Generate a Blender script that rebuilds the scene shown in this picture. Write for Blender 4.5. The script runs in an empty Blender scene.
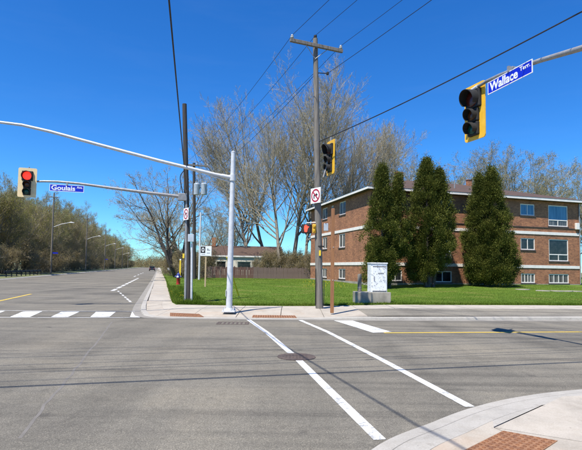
import bpy, bmesh, math, random
import numpy as np
from mathutils import Vector, Matrix
rng = np.random.default_rng(7); random.seed(7)
S = bpy.context.scene; COL = S.collection
# ------------------------------------------------------------------ camera
F, CX, CAMH = 465.0, 291.0, 1.6                      # focal length in photo pixels (photo 582 x 450)
PITCH, ROLL = math.radians(3.3), math.radians(0.9)
CY = 268 - F*math.tan(PITCH)
fw = Vector((0, math.cos(PITCH), math.sin(PITCH))); r0 = Vector((1, 0, 0)); u0 = Vector((0, -math.sin(PITCH), math.cos(PITCH)))
RT = r0*math.cos(ROLL) + u0*math.sin(ROLL); UP = -r0*math.sin(ROLL) + u0*math.cos(ROLL)
CAM = Vector((0, 0, CAMH))
cd = bpy.data.cameras.new('camera'); cam = bpy.data.objects.new('camera', cd); COL.objects.link(cam)
cd.sensor_width = 36; cd.lens = F/582*36; cd.shift_y = (CY-225)/582; cd.clip_start = .05; cd.clip_end = 6000
m3 = Matrix((RT, UP, -fw)).transposed().to_4x4(); m3.translation = CAM; cam.matrix_world = m3
S.camera = cam
# ------------------------------------------------------------------ world, sun, exposure
SUNDIR = Vector((-.31, -.43, 1)).normalized()
el = math.asin(SUNDIR.z); az = math.atan2(SUNDIR.x, SUNDIR.y)
w = bpy.data.worlds.new('World'); S.world = w; w.use_nodes = True
nt = w.node_tree; nt.nodes.clear()
sky = nt.nodes.new('ShaderNodeTexSky'); sky.sky_type = 'NISHITA'; sky.sun_disc = False
sky.sun_elevation = el; sky.sun_rotation = az; sky.altitude = 200; sky.air_density = 1.0; sky.dust_density = 0; sky.ozone_density = 3.0
hs = nt.nodes.new('ShaderNodeHueSaturation'); hs.inputs['Saturation'].default_value = 1.28; hs.inputs['Value'].default_value = 1.0
bg = nt.nodes.new('ShaderNodeBackground'); bg.inputs['Strength'].default_value = .112
wo = nt.nodes.new('ShaderNodeOutputWorld')
gc_ = nt.nodes.new('ShaderNodeTexCoord'); gm_ = nt.nodes.new('ShaderNodeMapping'); gm_.inputs['Scale'].default_value = (2.2, 2.2, 13); gm_.inputs['Rotation'].default_value = (.05, .12, 0)
wn = nt.nodes.new('ShaderNodeTexNoise'); wn.inputs['Scale'].default_value = 2.0; wn.inputs['Detail'].default_value = 6; wn.inputs['Roughness'].default_value = .6; wn.inputs['Distortion'].default_value = .4
wr_ = nt.nodes.new('ShaderNodeValToRGB'); wr_.color_ramp.elements[0].position = .5; wr_.color_ramp.elements[0].color = (0, 0, 0, 1); wr_.color_ramp.elements[1].position = .85; wr_.color_ramp.elements[1].color = (.010, .010, .010, 1)
wm = nt.nodes.new('ShaderNodeMix'); wm.data_type = 'RGBA'; wm.inputs[7].default_value = (7, 7.6, 8.4, 1)
nt.links.new(gc_.outputs['Generated'], gm_.inputs[0]); nt.links.new(gm_.outputs[0], wn.inputs['Vector']); nt.links.new(wn.outputs[0], wr_.inputs[0]); nt.links.new(wr_.outputs[0], wm.inputs[0])
nt.links.new(sky.outputs[0], hs.inputs['Color']); tn = nt.nodes.new('ShaderNodeMix'); tn.data_type = 'RGBA'; tn.blend_type = 'MULTIPLY'; tn.inputs[0].default_value = 1; tn.inputs[7].default_value = (.40, .76, 1.08, 1)
nt.links.new(hs.outputs[0], tn.inputs[6]); nt.links.new(tn.outputs[2], wm.inputs[6]); nt.links.new(wm.outputs[2], bg.inputs['Color']); nt.links.new(bg.outputs[0], wo.inputs['Surface'])
sl = bpy.data.lights.new('sun', 'SUN'); sl.energy = 5.0; sl.angle = math.radians(.53); sl.color = (1, .955, .88)
so = bpy.data.objects.new('sun', sl); COL.objects.link(so); so.rotation_euler = (-SUNDIR).to_track_quat('-Z', 'Y').to_euler(); so.location = (-20, -30, 60)
vs = S.view_settings; vs.view_transform = 'Standard'; vs.look = 'None'; vs.exposure = .66; vs.gamma = 1
S.cycles.max_bounces = 6; S.cycles.transparent_max_bounces = 8

# ------------------------------------------------------------------ pixel -> place helpers
def ray(x, y): return RT*((x-CX)/F) - UP*((y-CY)/F) + fw
def G(x, y, z=0.0):
    d = ray(x, y); return CAM + d*((z-CAMH)/d.z)
def D(x, y, Y):
    d = ray(x, y); return CAM + d*(Y/d.y)
def VP(x, y, p0, d):                                  # pixel onto the vertical plane through p0 along d
    n = Vector((d[1], -d[0], 0)); q = ray(x, y); return CAM + q*(((Vector(p0)-CAM).dot(n))/q.dot(n))
v = ray(159, 266); D1 = Vector((v.x, v.y, 0)).normalized(); D2 = Vector((D1.y, -D1.x, 0))
ANG = math.atan2(D2.y, D2.x)
def ST(s, l, z=0): p = D1*s + D2*l; return Vector((p.x, p.y, z))
Zv = Vector((0, 0, 1))

# ------------------------------------------------------------------ materials
MATS = {}
def _m(name):
    m = bpy.data.materials.new(name); m.use_nodes = True; n = m.node_tree; b = n.nodes['Principled BSDF']; return m, n, b
def noise(n, scale, detail=3, vec=None, rough=.6, dist=0):
    t = n.nodes.new('ShaderNodeTexNoise'); t.inputs['Scale'].default_value = scale; t.inputs['Detail'].default_value = detail
    t.inputs['Roughness'].default_value = rough; t.inputs['Distortion'].default_value = dist
    if vec is not None: n.links.new(vec, t.inputs['Vector'])
    return t
def ramp(n, fac, stops):
    r = n.nodes.new('ShaderNodeValToRGB'); e = r.color_ramp.elements
    while len(e) < len(stops): e.new(.5)
    for i, (p, c) in enumerate(stops): e[i].position = p; e[i].color = (*c, 1) if len(c) == 3 else c
    n.links.new(fac, r.inputs[0]); return r
def mixc(n, a, b, fac, mode='MIX'):
    x = n.nodes.new('ShaderNodeMix'); x.data_type = 'RGBA'; x.blend_type = mode
    for s, val in ((6, a), (7, b)):
        if isinstance(val, (tuple, list)): x.inputs[s].default_value = (*val, 1)
        else: n.links.new(val, x.inputs[s])
    if isinstance(fac, (int, float)): x.inputs[0].default_value = fac
    else: n.links.new(fac, x.inputs[0])
    return x.outputs[2]
def bump(n, b, h, strength=.3, dist=.01):
    k = n.nodes.new('ShaderNodeBump'); k.inputs['Strength'].default_value = strength; k.inputs['Distance'].default_value = dist
    n.links.new(h, k.inputs['Height']); n.links.new(k.outputs[0], b.inputs['Normal'])
def objco(n, scale=None, rotz=0):
    t = n.nodes.new('ShaderNodeTexCoord'); o = t.outputs['Object']
    if scale is not None:
        mp = n.nodes.new('ShaderNodeMapping'); mp.inputs['Scale'].default_value = scale; mp.inputs['Rotation'].default_value = (0, 0, rotz)
        n.links.new(o, mp.inputs['Vector']); o = mp.outputs[0]
    return o
def pm(name, c1, c2=None, scale=4, rough=.7, bmp=0, metal=0, stretch=None, detail=4, lo=.35, hi=.65, bdist=.01):
    if name in MATS: return MATS[name]
    m, n, b = _m(name); c2 = c2 or tuple(x*.8 for x in c1)
    co = objco(n, stretch or (1, 1, 1)); t = noise(n, scale, detail, co)
    r = ramp(n, t.outputs[0], [(lo, c1), (hi, c2)]); n.links.new(r.outputs[0], b.inputs['Base Color'])
    b.inputs['Roughness'].default_value = rough; b.inputs['Metallic'].default_value = metal
    if bmp: bump(n, b, t.outputs[0], bmp, bdist)
    MATS[name] = m; return m
def emis(name, col, st):
    m, n, b = _m(name); b.inputs['Base Color'].default_value = (*col, 1); b.inputs['Emission Color'].default_value = (*col, 1)
    b.inputs['Emission Strength'].default_value = st
    t = noise(n, 60, 1, objco(n)); r = ramp(n, t.outputs[0], [(.3, tuple(c*.8 for c in col)), (.7, col)])
    n.links.new(r.outputs[0], b.inputs['Emission Color']); return m
def leafmat(name, c1, c2, scale, trans=.25, rough=.6, lo=.65, hi=1.25):
    m, n, b = _m(name); t = noise(n, scale, 3, objco(n)); g = n.nodes.new('ShaderNodeNewGeometry')
    r = ramp(n, t.outputs[0], [(.32, c1), (.68, c2)])
    k = ramp(n, g.outputs['Random Per Island'], [(0, (lo,)*3), (1, (hi,)*3)])
    c = mixc(n, r.outputs[0], k.outputs[0], 1.0, 'MULTIPLY')
    n.links.new(c, b.inputs['Base Color']); b.inputs['Roughness'].default_value = rough; b.inputs['Specular IOR Level'].default_value = .08
    tr = n.nodes.new('ShaderNodeBsdfTranslucent'); n.links.new(c, tr.inputs['Color'])
    ms = n.nodes.new('ShaderNodeMixShader'); ms.inputs[0].default_value = trans
    n.links.new(b.outputs[0], ms.inputs[1]); n.links.new(tr.outputs[0], ms.inputs[2])
    n.links.new(ms.outputs[0], n.nodes['Material Output'].inputs[0]); return m

def asphalt(name, tint=1.0, wdir=0.1):
    m, n, b = _m(name); co = objco(n)
    fine = noise(n, 85, 3, co, .75); mid = noise(n, 9, 4, co, .6); big = noise(n, .35, 5, co, .6, .6)
    st = noise(n, 1.0, 4, objco(n, (.06, 1.5, 1), -.14), .6)          # wear along the cross street
    st2 = noise(n, 1.0, 4, objco(n, (1.1, .05, 1), -ANG), .6)         # wear along the avenue
    vo = n.nodes.new('ShaderNodeTexVoronoi'); vo.inputs['Scale'].default_value = 85; n.links.new(co, vo.inputs['Vector'])
    base = ramp(n, fine.outputs[0], [(.25, (.086*tint, .077*tint, .061*tint)), (.5, (.166*tint, .151*tint, .121*tint)), (.75, (.30*tint, .275*tint, .222*tint))])
    c = mixc(n, base.outputs[0], ramp(n, st.outputs[0], [(.32, (.60, .60, .61)), (.5, (1, 1, 1)), (.72, (1.15, 1.13, 1.08))]).outputs[0], .95, 'MULTIPLY')
    c = mixc(n, c, ramp(n, st2.outputs[0], [(.32, (.8, .8, .8)), (.55, (1, 1, 1)), (.75, (1.08, 1.07, 1.05))]).outputs[0], .8, 'MULTIPLY')
    c = mixc(n, c, ramp(n, big.outputs[0], [(.3, (.70, .70, .71)), (.5, (1, 1, 1)), (.72, (1.2, 1.17, 1.12))]).outputs[0], 1, 'MULTIPLY')
    c = mixc(n, c, ramp(n, vo.outputs['Color'], [(.0, (.6, .6, .6)), (.75, (1.05, 1.05, 1.05)), (1, (1.7, 1.65, 1.57))]).outputs[0], .7, 'MULTIPLY')
    c = mixc(n, c, ramp(n, mid.outputs[0], [(.28, (.8, .8, .8)), (.5, (1, 1, 1)), (.8, (1.1, 1.1, 1.1))]).outputs[0], .7, 'MULTIPLY')
    ol = noise(n, 1.7, 3, co, .5, .3); c = mixc(n, c, (.035, .032, .03), ramp(n, ol.outputs[0], [(.66, (0, 0, 0)), (.74, (.45, .45, .45))]).outputs[0])
    n.links.new(c, b.inputs['Base Color']); b.inputs['Roughness'].default_value = .9; b.inputs['Specular IOR Level'].default_value = .25
    bump(n, b, fine.outputs[0], .6, .006); MATS[name] = m; return m
def concrete(name, c, dark=.72, rust=0):
    m, n, b = _m(name); co = objco(n); f = noise(n, 60, 4, co, .7); g = noise(n, 1.3, 5, co, .65, .4); h = noise(n, 7, 4, co)
    base = ramp(n, g.outputs[0], [(.3, tuple(x*dark for x in c)), (.55, c), (.8, tuple(min(.8, x*1.08) for x in c))])
    k = mixc(n, base.outputs[0], ramp(n, f.outputs[0], [(.3, (.8, .79, .77)), (.6, (1.05, 1.05, 1.05))]).outputs[0], .8, 'MULTIPLY')
    k = mixc(n, k, ramp(n, h.outputs[0], [(.3, (.85, .83, .8)), (.55, (1, 1, 1))]).outputs[0], .6, 'MULTIPLY')
    sp_ = noise(n, 3.5, 5, co, .75, .5); k = mixc(n, k, ramp(n, sp_.outputs[0], [(.60, (1, 1, 1)), (.70, (.74, .72, .69))]).outputs[0], 1, 'MULTIPLY')
    vs_ = n.nodes.new('ShaderNodeTexVoronoi'); vs_.inputs['Scale'].default_value = 5; n.links.new(co, vs_.inputs['Vector']); k = mixc(n, k, (.12, .11, .10), ramp(n, vs_.outputs['Distance'], [(.03, (.55, .55, .55)), (.06, (0, 0, 0))]).outputs[0])
    if rust:
        rn = noise(n, .8, 3, co, .6, 1); k = mixc(n, k, (.36, .22, .12), ramp(n, rn.outputs[0], [(.52, (0, 0, 0)), (.75, (rust, rust, rust))]).outputs[0])
    n.links.new(k, b.inputs['Base Color']); b.inputs['Roughness'].default_value = .85; bump(n, b, f.outputs[0], .25, .004); MATS[name] = m; return m
def paint(name, c, wear=.45):
    m, n, b = _m(name); co = objco(n); f = noise(n, 22, 5, co, .75); g = noise(n, 2.2, 3, co)
    ad = n.nodes.new('ShaderNodeMath'); ad.operation = 'ADD'; n.links.new(f.outputs[0], ad.inputs[0]); n.links.new(g.outputs[0], ad.inputs[1])
    r = ramp(n, ad.outputs[0], [(wear*1.55, tuple(x*.35+.06 for x in c)), (wear*1.55+.14, c)])
    n.links.new(r.outputs[0], b.inputs['Base Color']); b.inputs['Roughness'].default_value = .75; bump(n, b, f.outputs[0], .3, .004); MATS[name] = m; return m
def brickmat():
    m, n, b = _m('brick'); tc = n.nodes.new('ShaderNodeTexCoord'); sp = n.nodes.new('ShaderNodeSeparateXYZ'); n.links.new(tc.outputs['Object'], sp.inputs[0])
    ad = n.nodes.new('ShaderNodeMath'); n.links.new(sp.outputs[0], ad.inputs[0]); n.links.new(sp.outputs[1], ad.inputs[1])
    cb = n.nodes.new('ShaderNodeCombineXYZ'); n.links.new(ad.outputs[0], cb.inputs[0]); n.links.new(sp.outputs[2], cb.inputs[1])
    t = n.nodes.new('ShaderNodeTexBrick'); n.links.new(cb.outputs[0], t.inputs['Vector']); t.inputs['Scale'].default_value = 1
    t.inputs['Brick Width'].default_value = .21; t.inputs['Row Height'].default_value = .075; t.inputs['Mortar Size'].default_value = .006; t.inputs['Mortar Smooth'].default_value = .1
    t.inputs['Color1'].default_value = (.40, .168, .075, 1); t.inputs['Color2'].default_value = (.235, .088, .042, 1); t.inputs['Mortar'].default_value = (.32, .235, .16, 1)
    g = noise(n, 1.2, 5, tc.outputs['Object'], .7); h = noise(n, 8, 3, cb.outputs[0])
    c = mixc(n, t.outputs['Color'], ramp(n, g.outputs[0], [(.3, (.66, .66, .66)), (.7, (1.22, 1.19, 1.14))]).outputs[0], 1, 'MULTIPLY')
    c = mixc(n, c, ramp(n, h.outputs[0], [(.3, (.72, .7, .7)), (.7, (1.25, 1.2, 1.15))]).outputs[0], .8, 'MULTIPLY')
    n.links.new(c, b.inputs['Base Color']); b.inputs['Roughness'].default_value = .85; bump(n, b, t.outputs['Fac'], -.4, .01); return m
def shingle():
    m, n, b = _m('roof_shingle'); co = objco(n); t = n.nodes.new('ShaderNodeTexBrick'); n.links.new(co, t.inputs['Vector']); t.inputs['Scale'].default_value = 1
    t.inputs['Brick Width'].default_value = .33; t.inputs['Row Height'].default_value = .14; t.inputs['Mortar Size'].default_value = .008
    t.inputs['Color1'].default_value = (.10, .058, .038, 1); t.inputs['Color2'].default_value = (.064, .038, .026, 1); t.inputs['Mortar'].default_value = (.04, .027, .023, 1)
    g = noise(n, 40, 3, co); c = mixc(n, t.outputs['Color'], ramp(n, g.outputs[0], [(.3, (.7, .7, .7)), (.7, (1.3, 1.3, 1.3))]).outputs[0], .8, 'MULTIPLY')
    n.links.new(c, b.inputs['Base Color']); b.inputs['Roughness'].default_value = .9; return m
def glassmat(name, c1, c2, scale, stretch, rough=.08):
    m, n, b = _m(name); t = noise(n, scale, 2, objco(n, stretch)); r = ramp(n, t.outputs[0], [(.4, c1), (.6, c2)])
    n.links.new(r.outputs[0], b.inputs['Base Color']); b.inputs['Roughness'].default_value = rough; b.inputs['Specular IOR Level'].default_value = .5; return m

M_ROAD = asphalt('asphalt'); M_PATCH = asphalt('asphalt_strip', 1.25)
M_CONC = concrete('concrete', (.41, .365, .30)); M_CONC2 = concrete('concrete_corner', (.39, .345, .28), .8, .35); M_CURB = concrete('kerb_concrete', (.37, .345, .30), .8); M_GUT = concrete('gutter_concrete', (.25, .23, .195), .75)
M_JOINT = pm('joint_dirt', (.12, .09, .065), (.06, .048, .038), 12, .95)
M_BASE = concrete('cabinet_base_concrete', (.34, .31, .25), .55)
M_WHITE = paint('road_paint_white', (.64, .64, .615), .545); M_WORN = paint('road_paint_white_worn', (.55, .54, .51), .52); M_YEL = paint('road_paint_yellow', (.62, .42, .05), .45)
M_TACT = pm('tactile_rust', (.30, .15, .07), (.17, .08, .04), 14, .75, .2)
M_TACT2 = pm('tactile_dome', (.20, .08, .03), (.14, .055, .022), 14, .8)
M_SEAL = pm('crack_filler', (.165, .15, .13), (.13, .118, .10), 5, .9)
M_GALV = pm('galvanised_steel', (.64, .64, .63), (.54, .54, .53), 9, .5, .05, .15)
M_DULL = pm('dull_steel', (.36, .35, .33), (.27, .26, .25), 9, .5, .05, .4)
M_POLE = pm('weathered_pole_wood', (.225, .20, .165), (.11, .098, .083), 5, .9, .5, 0, (6, 6, .35), 5, bdist=.02)
M_DARKPOLE = pm('tarred_pole_wood', (.06, .05, .042), (.03, .026, .023), 5, .85, .5, 0, (6, 6, .3), 5, bdist=.02)
M_POST = pm('brown_post_wood', (.34, .155, .06), (.23, .10, .04), 5, .8, .3, 0, (6, 6, .4))
M_LIGHTWOOD = pm('light_stake_wood', (.48, .35, .2), (.36, .26, .15), 5, .8, .2, 0, (6, 6, .4))
M_BLACK = pm('black_plastic', (.008, .008, .008), (.014, .014, .014), 9, .75); M_WIRE = pm('black_cable', (.015, .014, .016), (.022, .02, .024), 4, .6)
M_PORC = pm('grey_porcelain', (.55, .55, .52), (.45, .45, .43), 8, .3); M_TRANS = pm('transformer_grey', (.42, .47, .50), (.36, .4, .43), 5, .5)
M_SIGY = pm('signal_yellow', (.82, .47, .035), (.72, .40, .025), 5, .5); M_SIGY_LIT = pm('signal_yellow_sunlit', (.86, .66, .36), (.78, .58, .30), 5, .55)  # second yellow is a paler copy with strong sunlight painted into its colour
M_LENSD = pm('lens_dark_red', (.09, .012, .008), (.06, .01, .006), 30, .25); M_LENSG = pm('lens_dark_green', (.005, .07, .05), (.004, .05, .036), 30, .25); M_LENSA = pm('lens_dark_amber', (.10, .03, .008), (.07, .02, .006), 30, .25)
M_RED = emis('lamp_red', (1, .035, .02), 1.15); M_HAND = emis('hand_orange_red', (1, .07, .03), .85)
M_BLUE = pm('sign_blue', (.006, .02, .52), (.005, .016, .45), 3, .35); M_SWHITE = pm('sign_white', (.82, .82, .8), (.76, .76, .75), 4, .4); M_SRED = pm('sign_red', (.42, .012, .03), (.35, .01, .025), 5, .45)
M_BRICK = brickmat(); M_SHING = shingle(); M_TRIM = pm('white_trim', (.82, .78, .71), (.72, .68, .61), 3, .55); M_SILL = pm('dark_sill', (.07, .06, .055), (.05, .042, .04), 6, .7)
M_GL_BLUE = glassmat('glass_blue_curtain', (.05, .16, .28), (.10, .25, .40), 9, (1, 1, .06)); M_GL_DARK = glassmat('glass_dark', (.012, .014, .016), (.03, .032, .034), 2, (1, 1, 1)); M_GL_CURT = glassmat('glass_pale_blind', (.16, .16, .15), (.05, .05, .05), 8, (1, 1, .05))
M_GRASS = None
M_HYDR = pm('hydrant_red', (.42, .03, .022), (.33, .022, .018), 8, .45); M_HYDB = pm('hydrant_blue', (.02, .035, .22), (.015, .028, .16), 8, .45); M_MARK = pm('marker_yellow', (.78, .56, .03), (.7, .48, .025), 6, .5)
M_FENCE = pm('weathered_fence_board', (.20, .145, .12), (.115, .078, .066), 3, .9, .3, 0, (5, 5, .5)); M_FENCE2 = pm('reddish_fence_board', (.16, .085, .065), (.09, .05, .04), 3, .9, .3, 0, (5, 5, .5))
M_STUCCO = pm('cream_stucco', (.66, .61, .50), (.58, .53, .43), 2, .9); M_RUBBER = pm('tyre_rubber', (.015, .015, .015), (.02, .02, .02), 9, .9); M_CAR = pm('car_paint_dark', (.03, .035, .045), (.025, .03, .04), 3, .25)
M_IRON = pm('rusty_iron', (.105, .075, .058), (.06, .045, .038), 20, .8, .3)
def artmat():
    m, n, b = _m('cabinet_print'); co = objco(n); vo = n.nodes.new('ShaderNodeTexVoronoi'); vo.inputs['Scale'].default_value = 13; n.links.new(co, vo.inputs['Vector'])
    r = ramp(n, vo.outputs['Distance'], [(.22, (.16, .18, .19)), (.34, (.72, .73, .72))]); t = noise(n, 5, 2, co)
    c = mixc(n, (.76, .77, .76), r.outputs[0], ramp(n, t.outputs[0], [(.42, (0, 0, 0)), (.55, (1, 1, 1))]).outputs[0])
    n.links.new(c, b.inputs['Base Color']); b.inputs['Roughness'].default_value = .45; return m
M_ART = artmat()
def lawnmat():
    m, n, b = _m('lawn'); co = objco(n); a = noise(n, .5, 4, co); f = noise(n, 25, 4, co, .7)
    c = ramp(n, a.outputs[0], [(.3, (.068, .118, .013)), (.52, (.10, .165, .017)), (.74, (.175, .18, .045))]).outputs[0]
    c = mixc(n, c, ramp(n, f.outputs[0], [(.3, (.5, .5, .5)), (.7, (1.35, 1.35, 1.3))]).outputs[0], .8, 'MULTIPLY')
    n.links.new(c, b.inputs['Base Color']); b.inputs['Roughness'].default_value = .9; b.inputs['Specular IOR Level'].default_value = .15; bump(n, b, f.outputs[0], .8, .04); return m
M_LAWN = lawnmat(); M_BLADE = leafmat('grass_blade', (.08, .142, .013), (.145, .205, .026), .7, .35)
M_VERGE = pm('dry_verge', (.17, .15, .075), (.09, .11, .03), .6, .95, .4)
M_BARK_P = pm('poplar_bark', (.33, .285, .22), (.16, .135, .10), 3, .9, .3, 0, (3, 3, .6)); M_TWIG_P = pm('poplar_twig', (.39, .345, .235), (.27, .235, .155), 1.2, .85)
M_BARK_D = pm('dark_bark', (.10, .08, .062), (.055, .045, .036), 3, .9, .3, 0, (3, 3, .6)); M_TWIG_W = pm('thicket_twig', (.33, .275, .185), (.21, .17, .11), .9, .9)
M_BARK_W = pm('grey_wood_bark', (.36, .31, .235), (.20, .165, .12), 3, .9, .3, 0, (3, 3, .6))
M_BUD_W = leafmat('bud_olive', (.25, .245, .065), (.41, .38, .11), .35, .45); M_BUD_B = leafmat('bud_brown', (.225, .185, .09), (.32, .265, .13), .5, .4); M_BUD_G = leafmat('bud_green', (.21, .19, .07), (.29, .27, .11), .5, .35)
M_CEDAR = leafmat('cedar_foliage', (.045, .06, .011), (.155, .16, .032), 1.4, .22, .6, .82, 1.12); M_DAND = pm('dandelion_yellow', (.8, .55, .02), (.7, .45, .02), 5, .7)

# ------------------------------------------------------------------ mesh helpers
class MB:
    def __init__(s): s.v = []; s.f = []
    def add(s, vs, fs):
        o = len(s.v); s.v += [tuple(p) for p in vs]; s.f += [tuple(i+o for i in q) for q in fs]; return s
    def box(s, c, size, rz=0, mat=None):
        hx, hy, hz = (k/2 for k in size); ca, sa = math.cos(rz), math.sin(rz); vs = []
        for sz in (-1, 1):
            for sx, sy in ((-1, -1), (1, -1), (1, 1), (-1, 1)):
                x, y, z = sx*hx, sy*hy, sz*hz
                if mat is not None: q = mat @ Vector((x, y, z)); vs.append((c[0]+q.x, c[1]+q.y, c[2]+q.z))
                else: vs.append((c[0]+x*ca-y*sa, c[1]+x*sa+y*ca, c[2]+z))
        return s.add(vs, [(3, 2, 1, 0), (4, 5, 6, 7), (0, 1, 5, 4), (1, 2, 6, 5), (2, 3, 7, 6), (3, 0, 4, 7)])
    def prism(s, pts, z0, z1):
        n = len(pts); return s.add([(p[0], p[1], z0) for p in pts]+[(p[0], p[1], z1) for p in pts], [tuple(range(n-1, -1, -1)), tuple(range(n, 2*n))]+[(i, (i+1) % n, n+(i+1) % n, n+i) for i in range(n)])
    def poly(s, pts): return s.add(pts, [tuple(range(len(pts)))])
    def tube(s, pts, rad, n=10, cap=True):
        pts = [Vector(p) for p in pts]; k = len(pts); rad = rad if isinstance(rad, (list, tuple)) else [rad]*k; vs = []; a = None
        for i, p in enumerate(pts):
            t = (pts[min(i+1, k-1)]-pts[max(i-1, 0)]).normalized()
            if a is None: a = t.orthogonal().normalized()
            a = (a-t*a.dot(t)).normalized(); b = t.cross(a)
            vs += [p+(a*math.cos(2*math.pi*j/n)+b*math.sin(2*math.pi*j/n))*rad[i] for j in range(n)]
        fs = [(i*n+j, i*n+(j+1) % n, (i+1)*n+(j+1) % n, (i+1)*n+j) for i in range(k-1) for j in range(n)]
        if cap: fs += [tuple(range(n-1, -1, -1)), tuple((k-1)*n+j for j in range(n))]
        return s.add(vs, fs)
    def lathe(s, prof, n=16, c=(0, 0, 0), mat=None):
        mat = mat or Matrix.Identity(3); vs = []
        for r, z in prof:
            for j in range(n):
                q = mat @ Vector((r*math.cos(2*math.pi*j/n), r*math.sin(2*math.pi*j/n), z)); vs.append((q.x+c[0], q.y+c[1], q.z+c[2]))
        k = len(prof); fs = [(i*n+j, i*n+(j+1) % n, (i+1)*n+(j+1) % n, (i+1)*n+j) for i in range(k-1) for j in range(n)]
        fs += [tuple(range(n-1, -1, -1)), tuple((k-1)*n+j for j in range(n))]; return s.add(vs, fs)
    def xf(s, m): s.v = [tuple(m @ Vector(p)) for p in s.v]; return s
    def mesh(s, name):
        me = bpy.data.meshes.new(name); me.from_pydata(s.v, [], s.f); me.validate(); return me
def link(name, me, mat, parent=None, smooth=False, bevel=0, mod=None):
    o = bpy.data.objects.new(name, me); COL.objects.link(o); o.parent = parent
    if mat is not None and not me.materials: me.materials.append(mat)
    if smooth:
        me.polygons.foreach_set('use_smooth', [True]*len(me.polygons))
        try: me.set_sharp_from_angle(angle=math.radians(40))
        except Exception: pass
    if bevel:
        b = o.modifiers.new('bevel', 'BEVEL'); b.width = bevel; b.segments = 2; b.limit_method = 'ANGLE'
    return o
def part(name, mb, mat, parent=None, smooth=False, bevel=0, label=None):
    o = link(name, mb.mesh(name), mat, parent, smooth, bevel)
    if label: o['label'] = label
    return o
def tag(o, label=None, cat=None, group=None, kind=None):
    if label: o['label'] = label
    if cat: o['category'] = cat
    if group: o['group'] = group
    if kind: o['kind'] = kind
    return o
def thing(name, label, cat, loc=(0, 0, 0), rz=0, group=None):
    o = bpy.data.objects.new(name, None); COL.objects.link(o); o.location = loc; o.rotation_euler = (0, 0, rz); o.empty_display_size = .2
    return tag(o, label, cat, group)
def copy_tree(o, parent=None):
    c = o.copy(); COL.objects.link(c); c.parent = parent
    for ch in list(o.children): copy_tree(ch, c)
    return c
def npmesh(name, v, tris):
    me = bpy.data.meshes.new(name); v = np.asarray(v, np.float32); t = np.asarray(tris, np.int32); k = t.shape[1]
    me.vertices.add(len(v)); me.vertices.foreach_set('co', v.ravel()); me.loops.add(t.size); me.loops.foreach_set('vertex_index', t.ravel())
    me.polygons.add(len(t)); me.polygons.foreach_set('loop_start', np.arange(0, t.size, k, dtype=np.int32)); me.polygons.foreach_set('loop_total', np.full(len(t), k, np.int32))
    me.update(calc_edges=True); return me
def text_mesh(body, size, bold=.028):
    c = bpy.data.curves.new('lettering', 'FONT'); c.body = body; c.size = size; c.offset = bold*size; c.extrude = .0015; c.resolution_u = 3
    o = bpy.data.objects.new('lettering', c); COL.objects.link(o); dg = bpy.context.evaluated_depsgraph_get(); dg.update()
    me = bpy.data.meshes.new_from_object(o.evaluated_get(dg)); bpy.data.objects.remove(o); bpy.data.curves.remove(c); me.materials.clear(); return me
def fit_text(body, x0, x1, z0, z1, parent, mat, y):
    me = text_mesh(body, 1); co = np.array([v.co for v in me.vertices]); lo, hi = co.min(0), co.max(0)
    for vv in me.vertices:
        p = vv.co.copy(); vv.co = (x0+(p.x-lo[0])/(hi[0]-lo[0])*(x1-x0), y-p.z, z0+(p.y-lo[1])/(hi[1]-lo[1])*(z1-z0))
    return link('lettering', me, mat, parent)
def smoothstep(a, b, x): t = np.clip((np.asarray(x, float)-a)/(b-a), 0, 1); return t*t*(3-2*t)

# ------------------------------------------------------------------ terrain functions
EDGE_PX = [(172, 302), (176, 304), (200, 304.7), (240, 305.5), (310, 306), (390, 304.5), (581, 305.3)]
EDGE = [G(x, y, .13) for x, y in EDGE_PX]; dl = (EDGE[-1]-EDGE[-2]).normalized(); EDGE += [EDGE[-1]+dl*12, EDGE[-1]+dl*70]
EX = np.array([p.x for p in EDGE]); EY = np.array([p.y for p in EDGE])
def lawn_z(x, y):
    t = (np.asarray(y, float)-np.interp(x, EX, EY))/D1.y
    return .15+.33*smoothstep(0, 24, t)+.12*smoothstep(4, 12, x)*smoothstep(5, 16, t)+.02*np.sin(np.asarray(x)*.7)*smoothstep(1, 4, t)*np.cos(np.asarray(y)*.5)
def lz(p): return float(lawn_z(p[0], p[1]))

# ------------------------------------------------------------------ ground, road
ground = part('ground', MB().poly([(-1500, -600, -.06), (1500, -600, -.06), (1500, 3000, -.06), (-1500, 3000, -.06)]), M_VERGE); tag(ground, kind='structure')
LE = -14.5                                             # left kerb of the avenue, in metres along D2
road_pts = [ST(-40, LE), ST(-40, 16), ST(-10, 16)]
mb = MB(); mb.poly([ST(-40, LE), ST(-40, 14), ST(30, 70), ST(40, 70), ST(30, 0), ST(900, 0), ST(900, LE)])
road = part('road', mb, M_ROAD); tag(road, kind='structure')
def strip(name, pts, width, mat, z, parent=None):
    pts = [Vector((p[0], p[1], 0)) for p in pts]; L = []; Rr = []
    for i, p in enumerate(pts):
        t = (pts[min(i+1, len(pts)-1)]-pts[max(i-1, 0)]).normalized(); nn = Vector((t.y, -t.x, 0))*width/2; L.append(p-nn); Rr.append(p+nn)
    mb = MB()
    for i in range(len(pts)-1): mb.poly([(*L[i].xy, z), (*L[i+1].xy, z), (*Rr[i+1].xy, z), (*Rr[i].xy, z)][::-1])
    return part(name, mb, mat, parent)
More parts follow.
